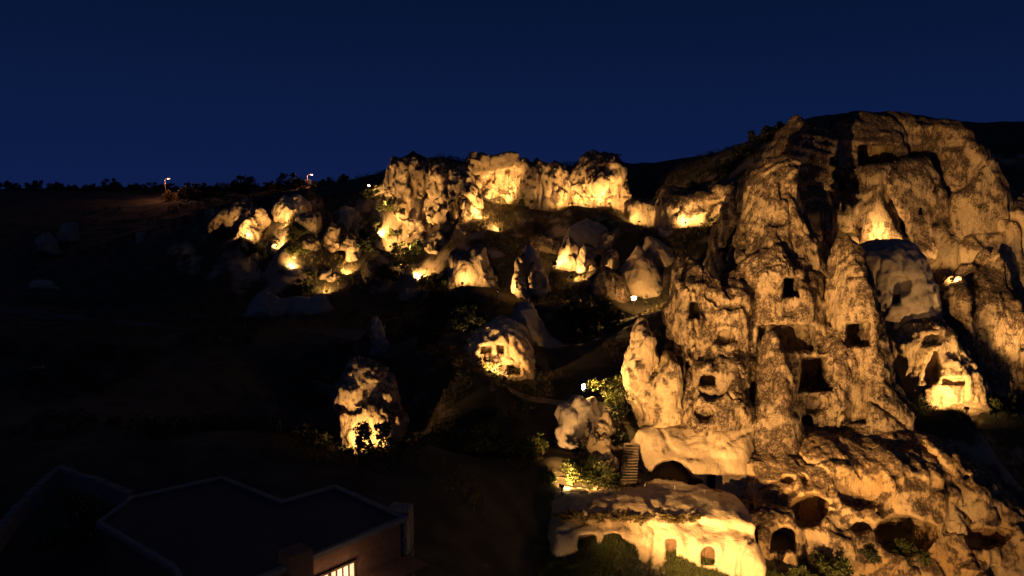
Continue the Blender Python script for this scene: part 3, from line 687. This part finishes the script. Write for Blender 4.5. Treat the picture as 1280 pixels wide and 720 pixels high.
rock('toothed_wall', 'comb-toothed lit wall falling away from the curved wall', 'cliff', M['far'],
     [([(648,270),(650,210),(655,200),(663,206),(672,201),(681,205),(688,214),(696,206),(703,209),(712,226),(735,240),(760,252),(775,262),(770,285),(700,282)], 177, 8, 2.2, 0.1)],
     h=0.3, rough=0.8, freq=0.24, flute=0.8, crack=0.7, block=0.9, fine=0.25)
rock('knoll', 'rounded crag standing over the middle of the hilltop cliff', 'cliff', M['far'],
     [([(712,240),(722,213),(733,198),(752,193),(775,195),(784,208),(788,238),(800,250),(800,285),(760,280)], 175, 12, 3.0, 0.1)],
     h=0.3, rough=0.9, freq=0.22, flute=0.7, crack=0.7, block=0.9, fine=0.25)
rock('block_rock', 'square-cut bright block beside the hilltop lamps', 'rock', M['tuff'],
     [([(784,292),(785,256),(800,250),(822,247),(826,270),(820,290)], 168, 7, 1.4, 0)], h=0.35, rough=0.35, freq=0.2, flute=0.2, crack=0.3)
rock('low_cliff', 'low broken cliff between the bright block and striped ridge', 'cliff', M['far'],
     [([(822,292),(826,258),(840,243),(865,240),(895,230),(915,228),(925,255),(905,292)], 158, 10, 3.0, 0.15)], h=0.4, rough=0.9, freq=0.2, flute=0.4, crack=0.6)

# ---------------------------------------------------------------- rock cluster on the left slope
spec = [
 ('hollow_rock','overhanging lit rock, outermost of the left rock cluster',[(256,292),(260,266),(275,256),(300,252),(317,262),(318,285),(300,290),(280,282)],166,8,'tuff'),
 ('cone_stub','small glowing cone stub below the overhanging rock',[(296,300),(300,284),(309,278),(316,288),(319,302)],163,3.5,'tuff'),
 ('cone_stub','small leaning rock above the glowing cone stub',[(312,290),(316,268),(326,264),(332,278),(328,292)],166,4,'tuff'),
 ('round_rock','round-headed rock with smooth scooped lit face',[(340,295),(345,260),(356,248),(370,247),(379,262),(380,285),(368,298)],168,7,'smooth'),
 ('round_rock','rough crusted rock behind the round-headed rock',[(362,290),(366,248),(382,241),(395,252),(404,270),(398,295)],172,7,'crust'),
 ('low_rock','low broken rock between the round-headed and caved rocks',[(372,300),(378,275),(392,268),(402,278),(400,303)],165,5,'tuff'),
 ('backing_mound','dim rounded mound behind the caved rock',[(395,330),(405,275),(425,259),(443,268),(456,300),(460,340)],172,9,'grey'),
 ('low_rock','small lit knob wedged under the rough crusted rock',[(372,318),(376,300),(388,294),(398,302),(398,322)],161,5,'tuff'),
 ('low_rock','broken lit stone beside the lowest scrub lamp',[(352,345),(356,326),(368,320),(380,330),(382,348)],157,4,'tuff'),
 ('low_rock','slanting lit stone between the scrub lamps',[(326,318),(330,300),(342,293),(352,303),(352,320)],161,4,'tuff'),
 ('low_rock','squat stone at the right foot of the caved rock',[(446,362),(450,340),(460,332),(470,345),(472,364)],157,5,'crust'),
 ('lit_boulder','glowing egg-shaped boulder at the foot of left cluster',[(388,372),(391,350),(400,338),(412,337),(424,346),(427,372)],154,6,'smooth'),
]
for nm, lb, pl, d, th, mt in spec:
    rock(nm, lb, 'rock', M[mt], [(pl, d, th, th * 0.42, 0.1)], h=0.26, rough=0.55, freq=0.26, flute=0.4, crack=0.6, block=0.8, fine=0.2)
rock('cluster_bank', 'rough dim rock bank carrying the left rock cluster', 'rock', M['crust'],
     [([(255,318),(262,288),(290,278),(330,275),(352,268),(385,258),(410,268),(440,290),(462,330),(460,375),(400,360),(340,335),(280,322)], 168, 8, 2.5, 0.35)], h=0.36, rough=0.9, freq=0.2, flute=0.4, crack=0.5, block=0.8)
rock('caved_rock', 'twin-headed rock with a black cave mouth in the left cluster', 'rock', M['tuff'],
     [([(383,348),(392,315),(402,288),(412,276),(424,284),(428,312),(416,350)], 161, 7, 2.5, 0.1),([(420,350),(424,305),(436,290),(446,300),(455,330),(456,358)], 160, 7, 2.5, 0.1),([(405,350),(412,298),(436,296),(440,345)], 163, 6, 2.5)],
     h=0.28, rough=0.4, freq=0.22, flute=0.3, crack=0.3, cuts=[(417,311,434,328,3.0,'o'),(396,316,402,334,1.5)])
spec = [
 ('pale_boulder','pale wedge of bare rock below the left cluster',[(220,345),(228,325),(240,315),(248,318),(240,345)],172,5),
 ('pale_boulder','dim bare rock dome at the dark foot of left cluster',[(270,330),(275,308),(288,300),(300,312),(302,332)],166,6),
 ('pale_boulder','upright dim stone on the dark hillside',[(165,318),(168,292),(178,290),(183,318)],200,5),
 ('pale_boulder','long low dim outcrop under the upright stone',[(138,338),(145,322),(165,317),(188,322),(194,338)],188,6),
 ('pale_boulder','dim leaning outcrop far along the dark hillside',[(42,318),(48,298),(58,294),(68,318)],205,5),
 ('pale_boulder','small dim knob beside the hillside outcrop',[(70,302),(76,282),(88,280),(92,302)],225,5),
 ('pale_boulder','low dim outcrop nearest the road on dark hillside',[(30,365),(38,350),(62,348),(78,365)],160,5),
 ('pale_boulder','wide dim rock shelf beside the glowing egg boulder',[(300,402),(310,382),(328,367),(345,376),(400,372),(415,390),(395,402)],142,7),
 ('pale_boulder','dim rock hump in the dark scrub below the road',[(165,482),(172,468),(190,464),(202,482)],104,4),
 ('pale_boulder','wide dim rock hump in the dark scrub',[(8,490),(16,462),(40,456),(58,490)],98,5),
]
for nm, lb, pl, d, th in spec:
    rock(nm, lb, 'boulder', M['grey'], [(pl, d, th, th * 0.42, 0.1)], h=0.4, rough=0.4, freq=0.22, flute=0.2, crack=0.3)

# ---------------------------------------------------------------- vegetation
def leaf_cloud(n, size, centers, radii, rg, up=0.3, aspect=0.5):
    k = rg.integers(0, len(centers), n); c = np.asarray(centers)[k]; r = np.asarray(radii)[k]
    v = rg.normal(size=(n, 3)); v /= np.linalg.norm(v, axis=1, keepdims=True)
    p = c + v * (r * rg.random(n)[:, None] ** 0.45)
    a = rg.normal(size=(n, 3)) + v * 0.6 + np.array([0, 0, up]); a /= np.linalg.norm(a, axis=1, keepdims=True)
    b = np.cross(a, rg.normal(size=(n, 3))); b /= np.linalg.norm(b, axis=1, keepdims=True) + 1e-9
    s = size * (0.6 + 0.8 * rg.random((n, 1)))
    V = np.stack([p - a * s * 0.5, p + b * s * aspect * 0.5, p + a * s * 0.5, p - b * s * aspect * 0.5], 1).reshape(-1, 3)
    return V, np.arange(n * 4).reshape(n, 4)
def clumps(rg, n, R, H, r):
    """clump centres spread in an uneven dome"""
    an = rg.random(n) * 6.283; rr = R * rg.random(n) ** 0.5; z = H * (0.18 + 0.82 * rg.random(n) * (1 - (rr / R) ** 2 * 0.6))
    return np.stack([rr * np.cos(an), rr * np.sin(an), z], 1), (r * (0.6 + 0.7 * rg.random((n, 1)))) * np.array([[1, 1, 0.8]])
def branches(rg, C, H, r0):
    mb = MB(); fork = (0.0, 0.0, H * 0.25); mb.tube((0, 0, -0.3), fork, r0, r0 * 0.75, 6)
    for c in C[:9]: mb.tube(fork, tuple(c), r0 * 0.5, r0 * 0.12, 5)
    return mb
PROTO = {}
def make_proto(key, n, R, H, leaf, ncl, rcl, seed, trunk):
    rg = np.random.default_rng(seed); C, r = clumps(rg, ncl, R, H, rcl)
    if trunk: C[:, 2] = C[:, 2] * 0.75 + H * 0.3
    V, Q = leaf_cloud(n, leaf, C, r, rg)
    PROTO[key] = (np_mesh(key + '_leaves', V, Q, smooth=False), branches(rg, C, H, trunk or 0.05).mesh(key + '_wood'))
for s in range(4): make_proto('shrub%d' % s, 1500, 1.0, 1.3, 0.17, 16, 0.34, 60 + s, 0)
for s in range(3): make_proto('tree%d' % s, 2600, 1.5, 3.6, 0.22, 26, 0.5, 80 + s, 0.14)
PROTO_MATS = {}
def plant(kind, name, label, cat, loc, size, mat='shrub', group=None, sq=(1, 1, 1)):
    a, b = PROTO[kind]
    if (kind, mat) not in PROTO_MATS:
        a2, b2 = a.copy(), b.copy(); a2.materials.clear(); a2.materials.append(M[mat]); b2.materials.clear(); b2.materials.append(M['bark']); PROTO_MATS[(kind, mat)] = (a2, b2)
    a, b = PROTO_MATS[(kind, mat)]
    r = empty(name, loc, random.random() * 6.28); r.scale = (size * sq[0], size * sq[1], size * sq[2])
    obj('crown' if 'tree' in name else 'foliage', a, None, r); obj('trunk' if 'tree' in name else 'stem', b, None, r)
    return tag(r, label, cat, group)
def plant_at(kind, name, label, cat, px, py, d, size, mat='shrub', group=None, sq=(1, 1, 1), z=None):
    p = P(px, py, d); return plant(kind, name, label, cat, (p[0], p[1], ground(p[0], p[1]) - 0.1 if z is None else p[2]), size, mat, group, sq)

# floodlights ------------------------------------------------------------------
WARM = (1.0, 0.515, 0.15)
LP = {}
def flood_meshes():
    mb = MB(); mb.box((0, 0, 0.04), (0.16, 0.16, 0.04)); mb.tube((0, 0, 0.05), (0, 0, 0.22), 0.035, 0.03, 8)
    for s in (-1, 1): mb.box((s * 0.27, 0, 0.34), (0.014, 0.04, 0.14))
    mb.box((0, 0, 0.215), (0.283, 0.04, 0.012)); LP['bracket'] = mb.mesh('bracket'); LP['bracket'].materials.append(M['metal'])
    mb = MB(); mb.box((0, 0.0, 0), (0.25, 0.07, 0.19)); mb.box((0, 0.1, 0), (0.18, 0.04, 0.13))
    for k in range(5): mb.box((-0.16 + 0.08 * k, 0.16, 0), (0.008, 0.035, 0.12))
    LP['housing'] = mb.mesh('housing'); LP['housing'].materials.append(M['metal'])
    mb = MB(); mb.box((0, -0.078, 0), (0.22, 0.008, 0.16)); LP['lens'] = mb.mesh('lens'); LP['lens'].materials.append(M['lens'])
flood_meshes()
def floodlight(label, pos, aim, power, angle=110, blend=0.6, color=WARM, post=0.0, size=1.0, group=None):
    """pos: base on the ground; aim: world point"""
    r = empty('floodlight', pos); tag(r, label, 'floodlight', group); r.scale = (size,) * 3
    if post: MB().tube((0, 0, -0.4 / size), (0, 0, post / size), 0.05 / size, 0.04 / size, 8).build('post', M['metal'], r)
    h = Vector((0, 0, post / size)); d = Vector(aim) - (Vector(pos) + Vector((0, 0, post + 0.36 * size)))
    q = d.to_track_quat('-Y', 'Z')
    b = obj('bracket', LP['bracket'], None, r, h); b.rotation_euler = (0, 0, math.atan2(d.y, d.x) + math.pi / 2)
    hs = obj('housing', LP['housing'], None, r, h + Vector((0, 0, 0.36))); hs.rotation_mode = 'QUATERNION'; hs.rotation_quaternion = q
    ln = obj('lens', LP['lens'], None, hs)
    L = bpy.data.lights.new('beam', 'SPOT'); L.energy = power; L.spot_size = math.radians(angle); L.spot_blend = blend; L.color = color; L.shadow_soft_size = 0.15
    lo = bpy.data.objects.new('beam', L); COL.objects.link(lo); lo.parent = r
    lo.location = h + Vector((0, 0, 0.36)) + d.normalized() * 0.14; lo.rotation_mode = 'QUATERNION'; lo.rotation_quaternion = d.to_track_quat('-Z', 'Y')
    return r
def flood_px(label, px, py, d, ax, ay, ad, power, **kw):
    p = P(px, py, d); post = kw.pop('post', None)
    g = ground(p[0], p[1])
    if post is None: post = max(0.0, p[2] - g) if p[2] - g < 5 else 0.0
    return floodlight(label, (p[0], p[1], g if post or p[2] - g < 5 else p[2]), P(ax, ay, ad), power, post=post, **kw)

# the big floods that wash the monastery from the valley floor (below the picture's edge)
def valley_flood(label, x, y, aim, power, **kw):
    return floodlight(label, (x, y, ground(x, y)), aim, power, size=1.6, **kw)
def mast_flood(label, x, y, z, aim, power, angle):
    g = ground(x, y); return floodlight(label, (x, y, g), aim, power, angle=angle, blend=0.5, post=z - g, size=1.8)
mast_flood('tall mast floodlight behind the flat-roofed building aimed at the flat-topped cliff', -11, 25, 21.5, P(1150, 225, 112), 300000, 27)
valley_flood('large floodlight on the bank beside the building aimed at the spire', -3, 47, P(985, 380, 84), 75000, angle=62, post=0.5)
valley_flood('large floodlight on the bank beside the building aimed at the pinnacle', -1, 46, P(1120, 330, 100), 85000, angle=50, post=0.5)
valley_flood('large floodlight on the valley floor aimed at the spire foot', 12, 49, P(985, 440, 82), 46000, angle=75, post=0.6)
valley_flood('large floodlight on the valley floor aimed at the arched caves', 26, 48, P(1020, 640, 72), 21000, angle=100, post=0.6)
valley_flood('floodlight on the valley floor aimed at the terrace wall', 8, 50, P(780, 660, 66), 1700, angle=110, post=0.4)
valley_flood('floodlight on the valley floor aimed at the low ochre ridge', 36, 52, P(1200, 640, 72), 9000, angle=100, post=0.4)

for lb, a, b, c, d, e, f, pw, an in lights: flood_px(lb, a, b, c, d, e, f, pw * 1.25, angle=an, size=1.8 if 'on a post' in lb else 1.0)

# street lamps on the far ridge ------------------------------------------------
def street_lamp(label, px, py, d, hgt):
    p = P(px, py, d); g = ground(p[0], p[1]); top = p[2]; r = empty('street_lamp', (p[0], p[1], g)); H = max(top - g, 4)
    MB().tube((0, 0, -0.5), (0, 0, H), 0.13, 0.08, 8).build('pole', M['steel'], r)
    MB().tube((0, 0, H), (1.6, -0.6, H + 0.35), 0.06, 0.05, 6).build('arm', M['steel'], r)
    hd = MB().box((1.9, -0.7, H + 0.36), (0.5, 0.2, 0.09)).build('lamp_head', M['metal'], r)
    MB().box((1.9, -0.78, H + 0.2), (0.5, 0.2, 0.14)).build('lens', M['redlens'], hd)
    L = bpy.data.lights.new('glow', 'POINT'); L.energy = 4500; L.color = (1.0, 0.36, 0.16); L.shadow_soft_size = 0.3
    o = bpy.data.objects.new('glow', L); COL.objects.link(o); o.parent = r; o.location = (1.9, -0.7, H - 0.15)
    tag(r, label, 'street lamp')
street_lamp('tall red-glowing street lamp over the orange-lit bush on the ridge', 206, 224, 300, 9)
street_lamp('small red-glowing street lamp on the ridge near the left cluster', 384, 219, 290, 7)

# plants -----------------------------------------------------------------------
for k, nm, lb, px, py, d, s, mt in PL: plant_at(k, nm, lb, 'shrub', px, py, d, s, mt)
plant_at('shrub0','shrub','yellow-green bush at the bottom of the arched base','shrub',1042,728,66,2.6,'shrub')
plant_at('shrub2','shrub','small green bush below the golden arches','shrub',1000,728,65,1.5,'shrub')
plant_at('shrub1','shrub','green bush growing inside the wide cave mouth','shrub',1130,700,72,1.9,'shrub', z=1)
plant_at('shrub3','shrub','bush under the wide cave mouth on the bank','shrub',1080,700,68,1.3,'darkleaf', z=1)
plant_at('tree0','leafy_tree','dark leafy tree silhouetted before the bearded rock','tree',470,600,70,1.25,'darkleaf')
plant_at('tree1','leafy_tree','dark tree standing by the flat-roofed building','tree',95,700,50,1.6,'darkleaf')
plant_at('tree2','leafy_tree','lone dark tree on the skyline above the left cluster','tree',310,240,260,2.4,'darkleaf')
for k in range(34):
    px = -6 + k * 14 + 6 * math.sin(k * 2.7); d = (345 if px < 230 else 300 - 0.1 * (px - 230)) + 8 * math.sin(k * 2.1)
    plant_at('shrub%d' % (k % 4), 'ridge_bush', 'dark bush in the row along the far skyline', 'shrub', px, 240, d, 2.6 + 2.6 * random.random() ** 2, 'darkleaf', 'skyline bushes')
for k, px in enumerate([545, 580, 610, 640, 690, 718, 800, 820, 845, 868, 905, 930, 955, 975]):
    d = 190 if px < 760 else 178 - 0.06 * (px - 760)
    plant_at('shrub%d' % (k % 4), 'hilltop_bush', 'dark bush growing along the top of the hilltop cliff', 'shrub', px, 205, d, 2.2 + 1.3 * random.random(), 'darkleaf', 'hilltop bushes')
plant_at('shrub2','shrub','orange-lit bush under the tall street lamp','shrub',212,245,296,3.5,'dry')

def tufts(name, n, region, mat, hgt, label, rg, dens=None):
    """grass blades scattered over the ground: stuff nobody could count"""
    x0, x1, y0, y1 = region; x = rg.uniform(x0, x1, n); y = rg.uniform(y0, y1, n)
    keep = pnoise(x, y, x * 0, 0.18, 3) > (-0.1 if dens is None else dens); x, y = x[keep], y[keep]; z = terr(x, y)
    B = 5; x = np.repeat(x, B); y = np.repeat(y, B); z = np.repeat(z, B); m = len(x)
    x = x + rg.normal(0, 0.12, m); y = y + rg.normal(0, 0.12, m); an = rg.random(m) * 6.283; hh = hgt * (0.4 + 0.9 * rg.random(m)); w = 0.02 + 0.06 * hgt * rg.random(m)
    lx, ly = rg.normal(0, 0.3, m) * hh, rg.normal(0, 0.3, m) * hh
    V = np.stack([np.stack([x - np.cos(an) * w, y - np.sin(an) * w, z - 0.08], 1), np.stack([x + np.cos(an) * w, y + np.sin(an) * w, z - 0.08], 1), np.stack([x + lx, y + ly, z + hh], 1)], 1).reshape(-1, 3)
    return tag(obj(name, np_mesh(name, V, None, np.arange(m * 3).reshape(m, 3), smooth=False), M[mat]), label, 'grass', kind='stuff')
rg = np.random.default_rng(9)
tufts('lawn_grass', 26000, (2, 30, 57, 66), 'shrub', 0.25, 'short green grass before the terrace wall', rg, -0.95)
tufts('slope_grass', 14000, (-30, 24, 68, 108), 'dry', 0.5, 'dry grass and weeds on the valley bank', rg)
tufts('hillside_grass', 16000, (-75, 50, 118, 190), 'dry', 0.8, 'dry brush on the hillside between the lit rocks', rg)
tufts('cone_grass', 2500, (50, 78, 84, 104), 'shrub', 0.5, 'lit grass round the carved cone', rg, -0.4)
def scrub(name, n, region, label, rg):
    x0, x1, y0, y1 = region; x = rg.uniform(x0, x1, n); y = rg.uniform(y0, y1, n); keep = pnoise(x, y, x * 0, 0.09, 8) > 0.02; x, y = x[keep], y[keep]
    C = np.stack([x, y, terr(x, y) + 0.4], 1); r = (0.6 + 1.1 * rg.random((len(C), 1))) * np.array([[1, 1, 0.8]])
    V, Q = leaf_cloud(len(C) * 46, 0.42, C, r, rg); return tag(obj(name, np_mesh(name, V, Q, smooth=False), M['darkleaf']), label, 'scrub', kind='stuff')
scrub('valley_scrub', 1500, (-85, 4, 72, 124), 'dark unbroken scrub filling the unlit valley', rg)
scrub('hillside_scrub', 2200, (-160, 60, 130, 280), 'dark unbroken scrub over the unlit hillside', rg)

# ---------------------------------------------------------------- flat-roofed building
BZ = CAMZ - 21.0
def roofpt(px, py):
    a = P(px, py, 1.0); t = (BZ - CAMZ) / (a[2] - CAMZ); return (a[0] * t, t)
bld = empty('flat_roofed_building', (*roofpt(330, 680), BZ - 5.0)); tag(bld, 'dark flat-roofed brown building with stepped outline and lit window', 'building')
o0 = Vector(bld.location)
RP = [roofpt(*q) for q in [(165,622),(278,597),(353,627),(420,608),(510,648),(350,715),(240,760),(215,712),(120,655)]]
rel = [(p[0] - o0.x, p[1] - o0.y) for p in RP]
def inset(poly, d):
    out = []; n = len(poly); ar = sum(poly[i][0] * poly[(i + 1) % n][1] - poly[(i + 1) % n][0] * poly[i][1] for i in range(n)); sg = 1 if ar > 0 else -1
    for i in range(n):
        a, b, c = Vector(poly[i - 1]), Vector(poly[i]), Vector(poly[(i + 1) % n]); e1 = (b - a).normalized(); e2 = (c - b).normalized()
        n1 = Vector((-e1.y, e1.x)) * sg; n2 = Vector((-e2.y, e2.x)) * sg; m = (n1 + n2).normalized(); out.append(tuple(b + m * (d / max(0.3, m.dot(n1)))))
    return out
MB().prism(inset(rel, 0.35), 0.0, 4.9).build('wall', M['brick'], bld)
rf = MB().prism(inset(rel, 0.12), 4.9, 5.02).build('roof', M['roof'], bld)
n = len(rel); inn = inset(rel, 0.30)
for i in range(n):
    j = (i + 1) % n; a, b, c, d = rel[i], rel[j], inn[j], inn[i]
    MB().prism([a, b, c, d], 4.84, 5.16).build('roof_edge', M['kerb'], rf)
# front wall band, pillar, lit window
A, B = Vector((*rel[5], 0)), Vector((*rel[4], 0)); e = (B - A).normalized(); nn_ = Vector((e.y, -e.x, 0)); Lw = (B - A).length; rzw = math.atan2(e.y, e.x)
def on_wall(t, z, off=0.0): q = A + e * (t * Lw) + nn_ * (off - 0.35); return (q.x, q.y, z)
for t0, t1 in ((0.16, 0.36), (0.37, 0.56)):
    w = MB().box(on_wall((t0 + t1) / 2, 3.0, 0.02), ((t1 - t0) * Lw / 2, 0.05, 0.5), rzw).build('window', M['win'], bld)
    for k in range(5): MB().box(on_wall(t0 + (t1 - t0) * k / 4, 3.0, 0.06), (0.05, 0.06, 0.52), rzw).build('window_bar', M['wood'], w)
    MB().box(on_wall((t0 + t1) / 2, 3.56, 0.07), ((t1 - t0) * Lw / 2 + 0.1, 0.08, 0.06), rzw).build('frame', M['wood'], w)
MB().box(on_wall(0.62, 2.35, 1.1), (Lw * 0.40, 1.0, 0.05), rzw).build('awning', M['brick'], bld)
MB().box((rel[5][0] + 0.6, rel[5][1] + 1.0, 2.9), (0.75, 0.6, 2.9), rzw).build('pillar', M['brick'], bld)
# stone chimney stack and garden walls built of blocks
def block_wall(name, label, pts, hgt, course=0.3, length=0.55, thick=0.25, mat='stonewall', cat='wall', base=None):
    r = empty(name, (pts[0][0], pts[0][1], base if base is not None else ground(*pts[0][:2]))); tag(r, label, cat); rr = random.Random(len(label)); o = Vector(r.location)
    groups = []
    for a, b in zip(pts[:-1], pts[1:]):
        a, b = Vector(a[:2]), Vector(b[:2]); L_ = (b - a).length; e = (b - a) / L_; rz = math.atan2(e.y, e.x); nC = max(1, int(hgt / course))
        mb = MB()
        for c in range(nC):
            s = -(length / 2 if c % 2 else 0)
            while s < L_:
                ln = length * rr.uniform(0.75, 1.25); s0, s1 = max(s, 0), min(s + ln, L_); s += ln
                if s1 - s0 < 0.08: continue
                p = a + e * ((s0 + s1) / 2); g = (base if base is not None else ground(p.x, p.y)) - 0.15
                mb.box((p.x - o.x, p.y - o.y, g + (c + 0.5) * course - o.z), ((s1 - s0) / 2 - 0.015, thick * rr.uniform(0.92, 1.06), course / 2 - 0.012), rz)
        w = mb.build('stonework', M[mat], r); w['kind'] = 'stuff'
    return r
block_wall('stone_wall', 'rough stone wall climbing to a stepped corner below the road', [P(392,470,104), P(418,462,102), P(420,448,103), P(438,440,105)], 2.2)
block_wall('stone_wall', 'low stone wall running from the stone spike', [P(478,442,108.5), P(500,437,110), P(522,430,112)], 1.5)
c = roofpt(505, 640)
block_wall('stone_stack', 'pale stone stack at the corner of the flat roof', [(c[0] - 0.9, c[1] + 0.2), (c[0] + 0.5, c[1] - 0.1)], 5.9, 0.4, 0.6, 0.45, 'kerb', 'chimney', base=BZ - 5.0)
block_wall('garden_wall', 'pale curved kerb wall leading away from the building', [P(520,655,52), P(545,668,50), P(565,685,48), P(585,712,45), P(596,750,42)], 0.7, 0.3, 0.7, 0.25, 'kerb')
block_wall('garden_wall', 'dim stone wall along the dark tree by the building', [P(-20,700,50), P(25,640,56), P(75,600,62), P(120,606,60), P(163,612,58)], 1.8, 0.4, 0.8, 0.3, 'kerb')

# ---------------------------------------------------------------- steps and posts by the terrace
st = empty('staircase', P(786, 602, 74)); tag(st, 'steep rock-cut stair of worn steps beside the ragged cave', 'staircase'); o = Vector(st.location)
N_ = 14
for k in range(N_):
    t = k / (N_ - 1); p = Vector(P(786 + 4 * t, 602 - 46 * t, 74 + 6 * t)) - o
    MB().box((p.x, p.y + 0.3, p.z - 0.55), (0.85 + 0.05 * math.sin(k * 1.7), 0.34, 0.55), 0.05 * math.sin(k)).build('step', M['stonewall'], st)
for px, py, d in ((728,613,72.5),(806,612,72.5),(843,616,72),(880,622,71)):
    p = P(px, py, d); p = (p[0], p[1], CAMZ - 31.0); r = MB().tube((0, 0, -0.6), (0, 0, 0.95), 0.035, 0.03, 6).tube((0, 0, 0.95), (0, 0, 1.0), 0.05, 0.05, 6).build('path_post', M['steel'], None, p)
    tag(r, 'thin pale post beside the path on the terrace', 'post', 'path posts on the terrace')

for k, tt in enumerate((0.26, 0.47)):
    L = bpy.data.lights.new('window_glow', 'POINT'); L.energy = 45; L.color = (1.0, 0.6, 0.3); L.shadow_soft_size = 0.4
    o = bpy.data.objects.new('window_glow', L); COL.objects.link(o); o.parent = bld; o.location = on_wall(tt, 3.0, 0.7)

for k in range(16):
    px = 702 + k * 11 + 4 * math.sin(k * 2.3); d = 66.6 + 0.5 * math.sin(k * 1.3)
    p = P(px, 645, d); plant('shrub%d' % (k % 4), 'dry_weed', 'dry weed clump along the brow of the terrace wall', 'weed', (p[0], p[1], CAMZ - 31.15), 0.45 + 0.3 * random.random(), 'dry', 'weeds on the terrace brow', (1.5, 1, 0.7))
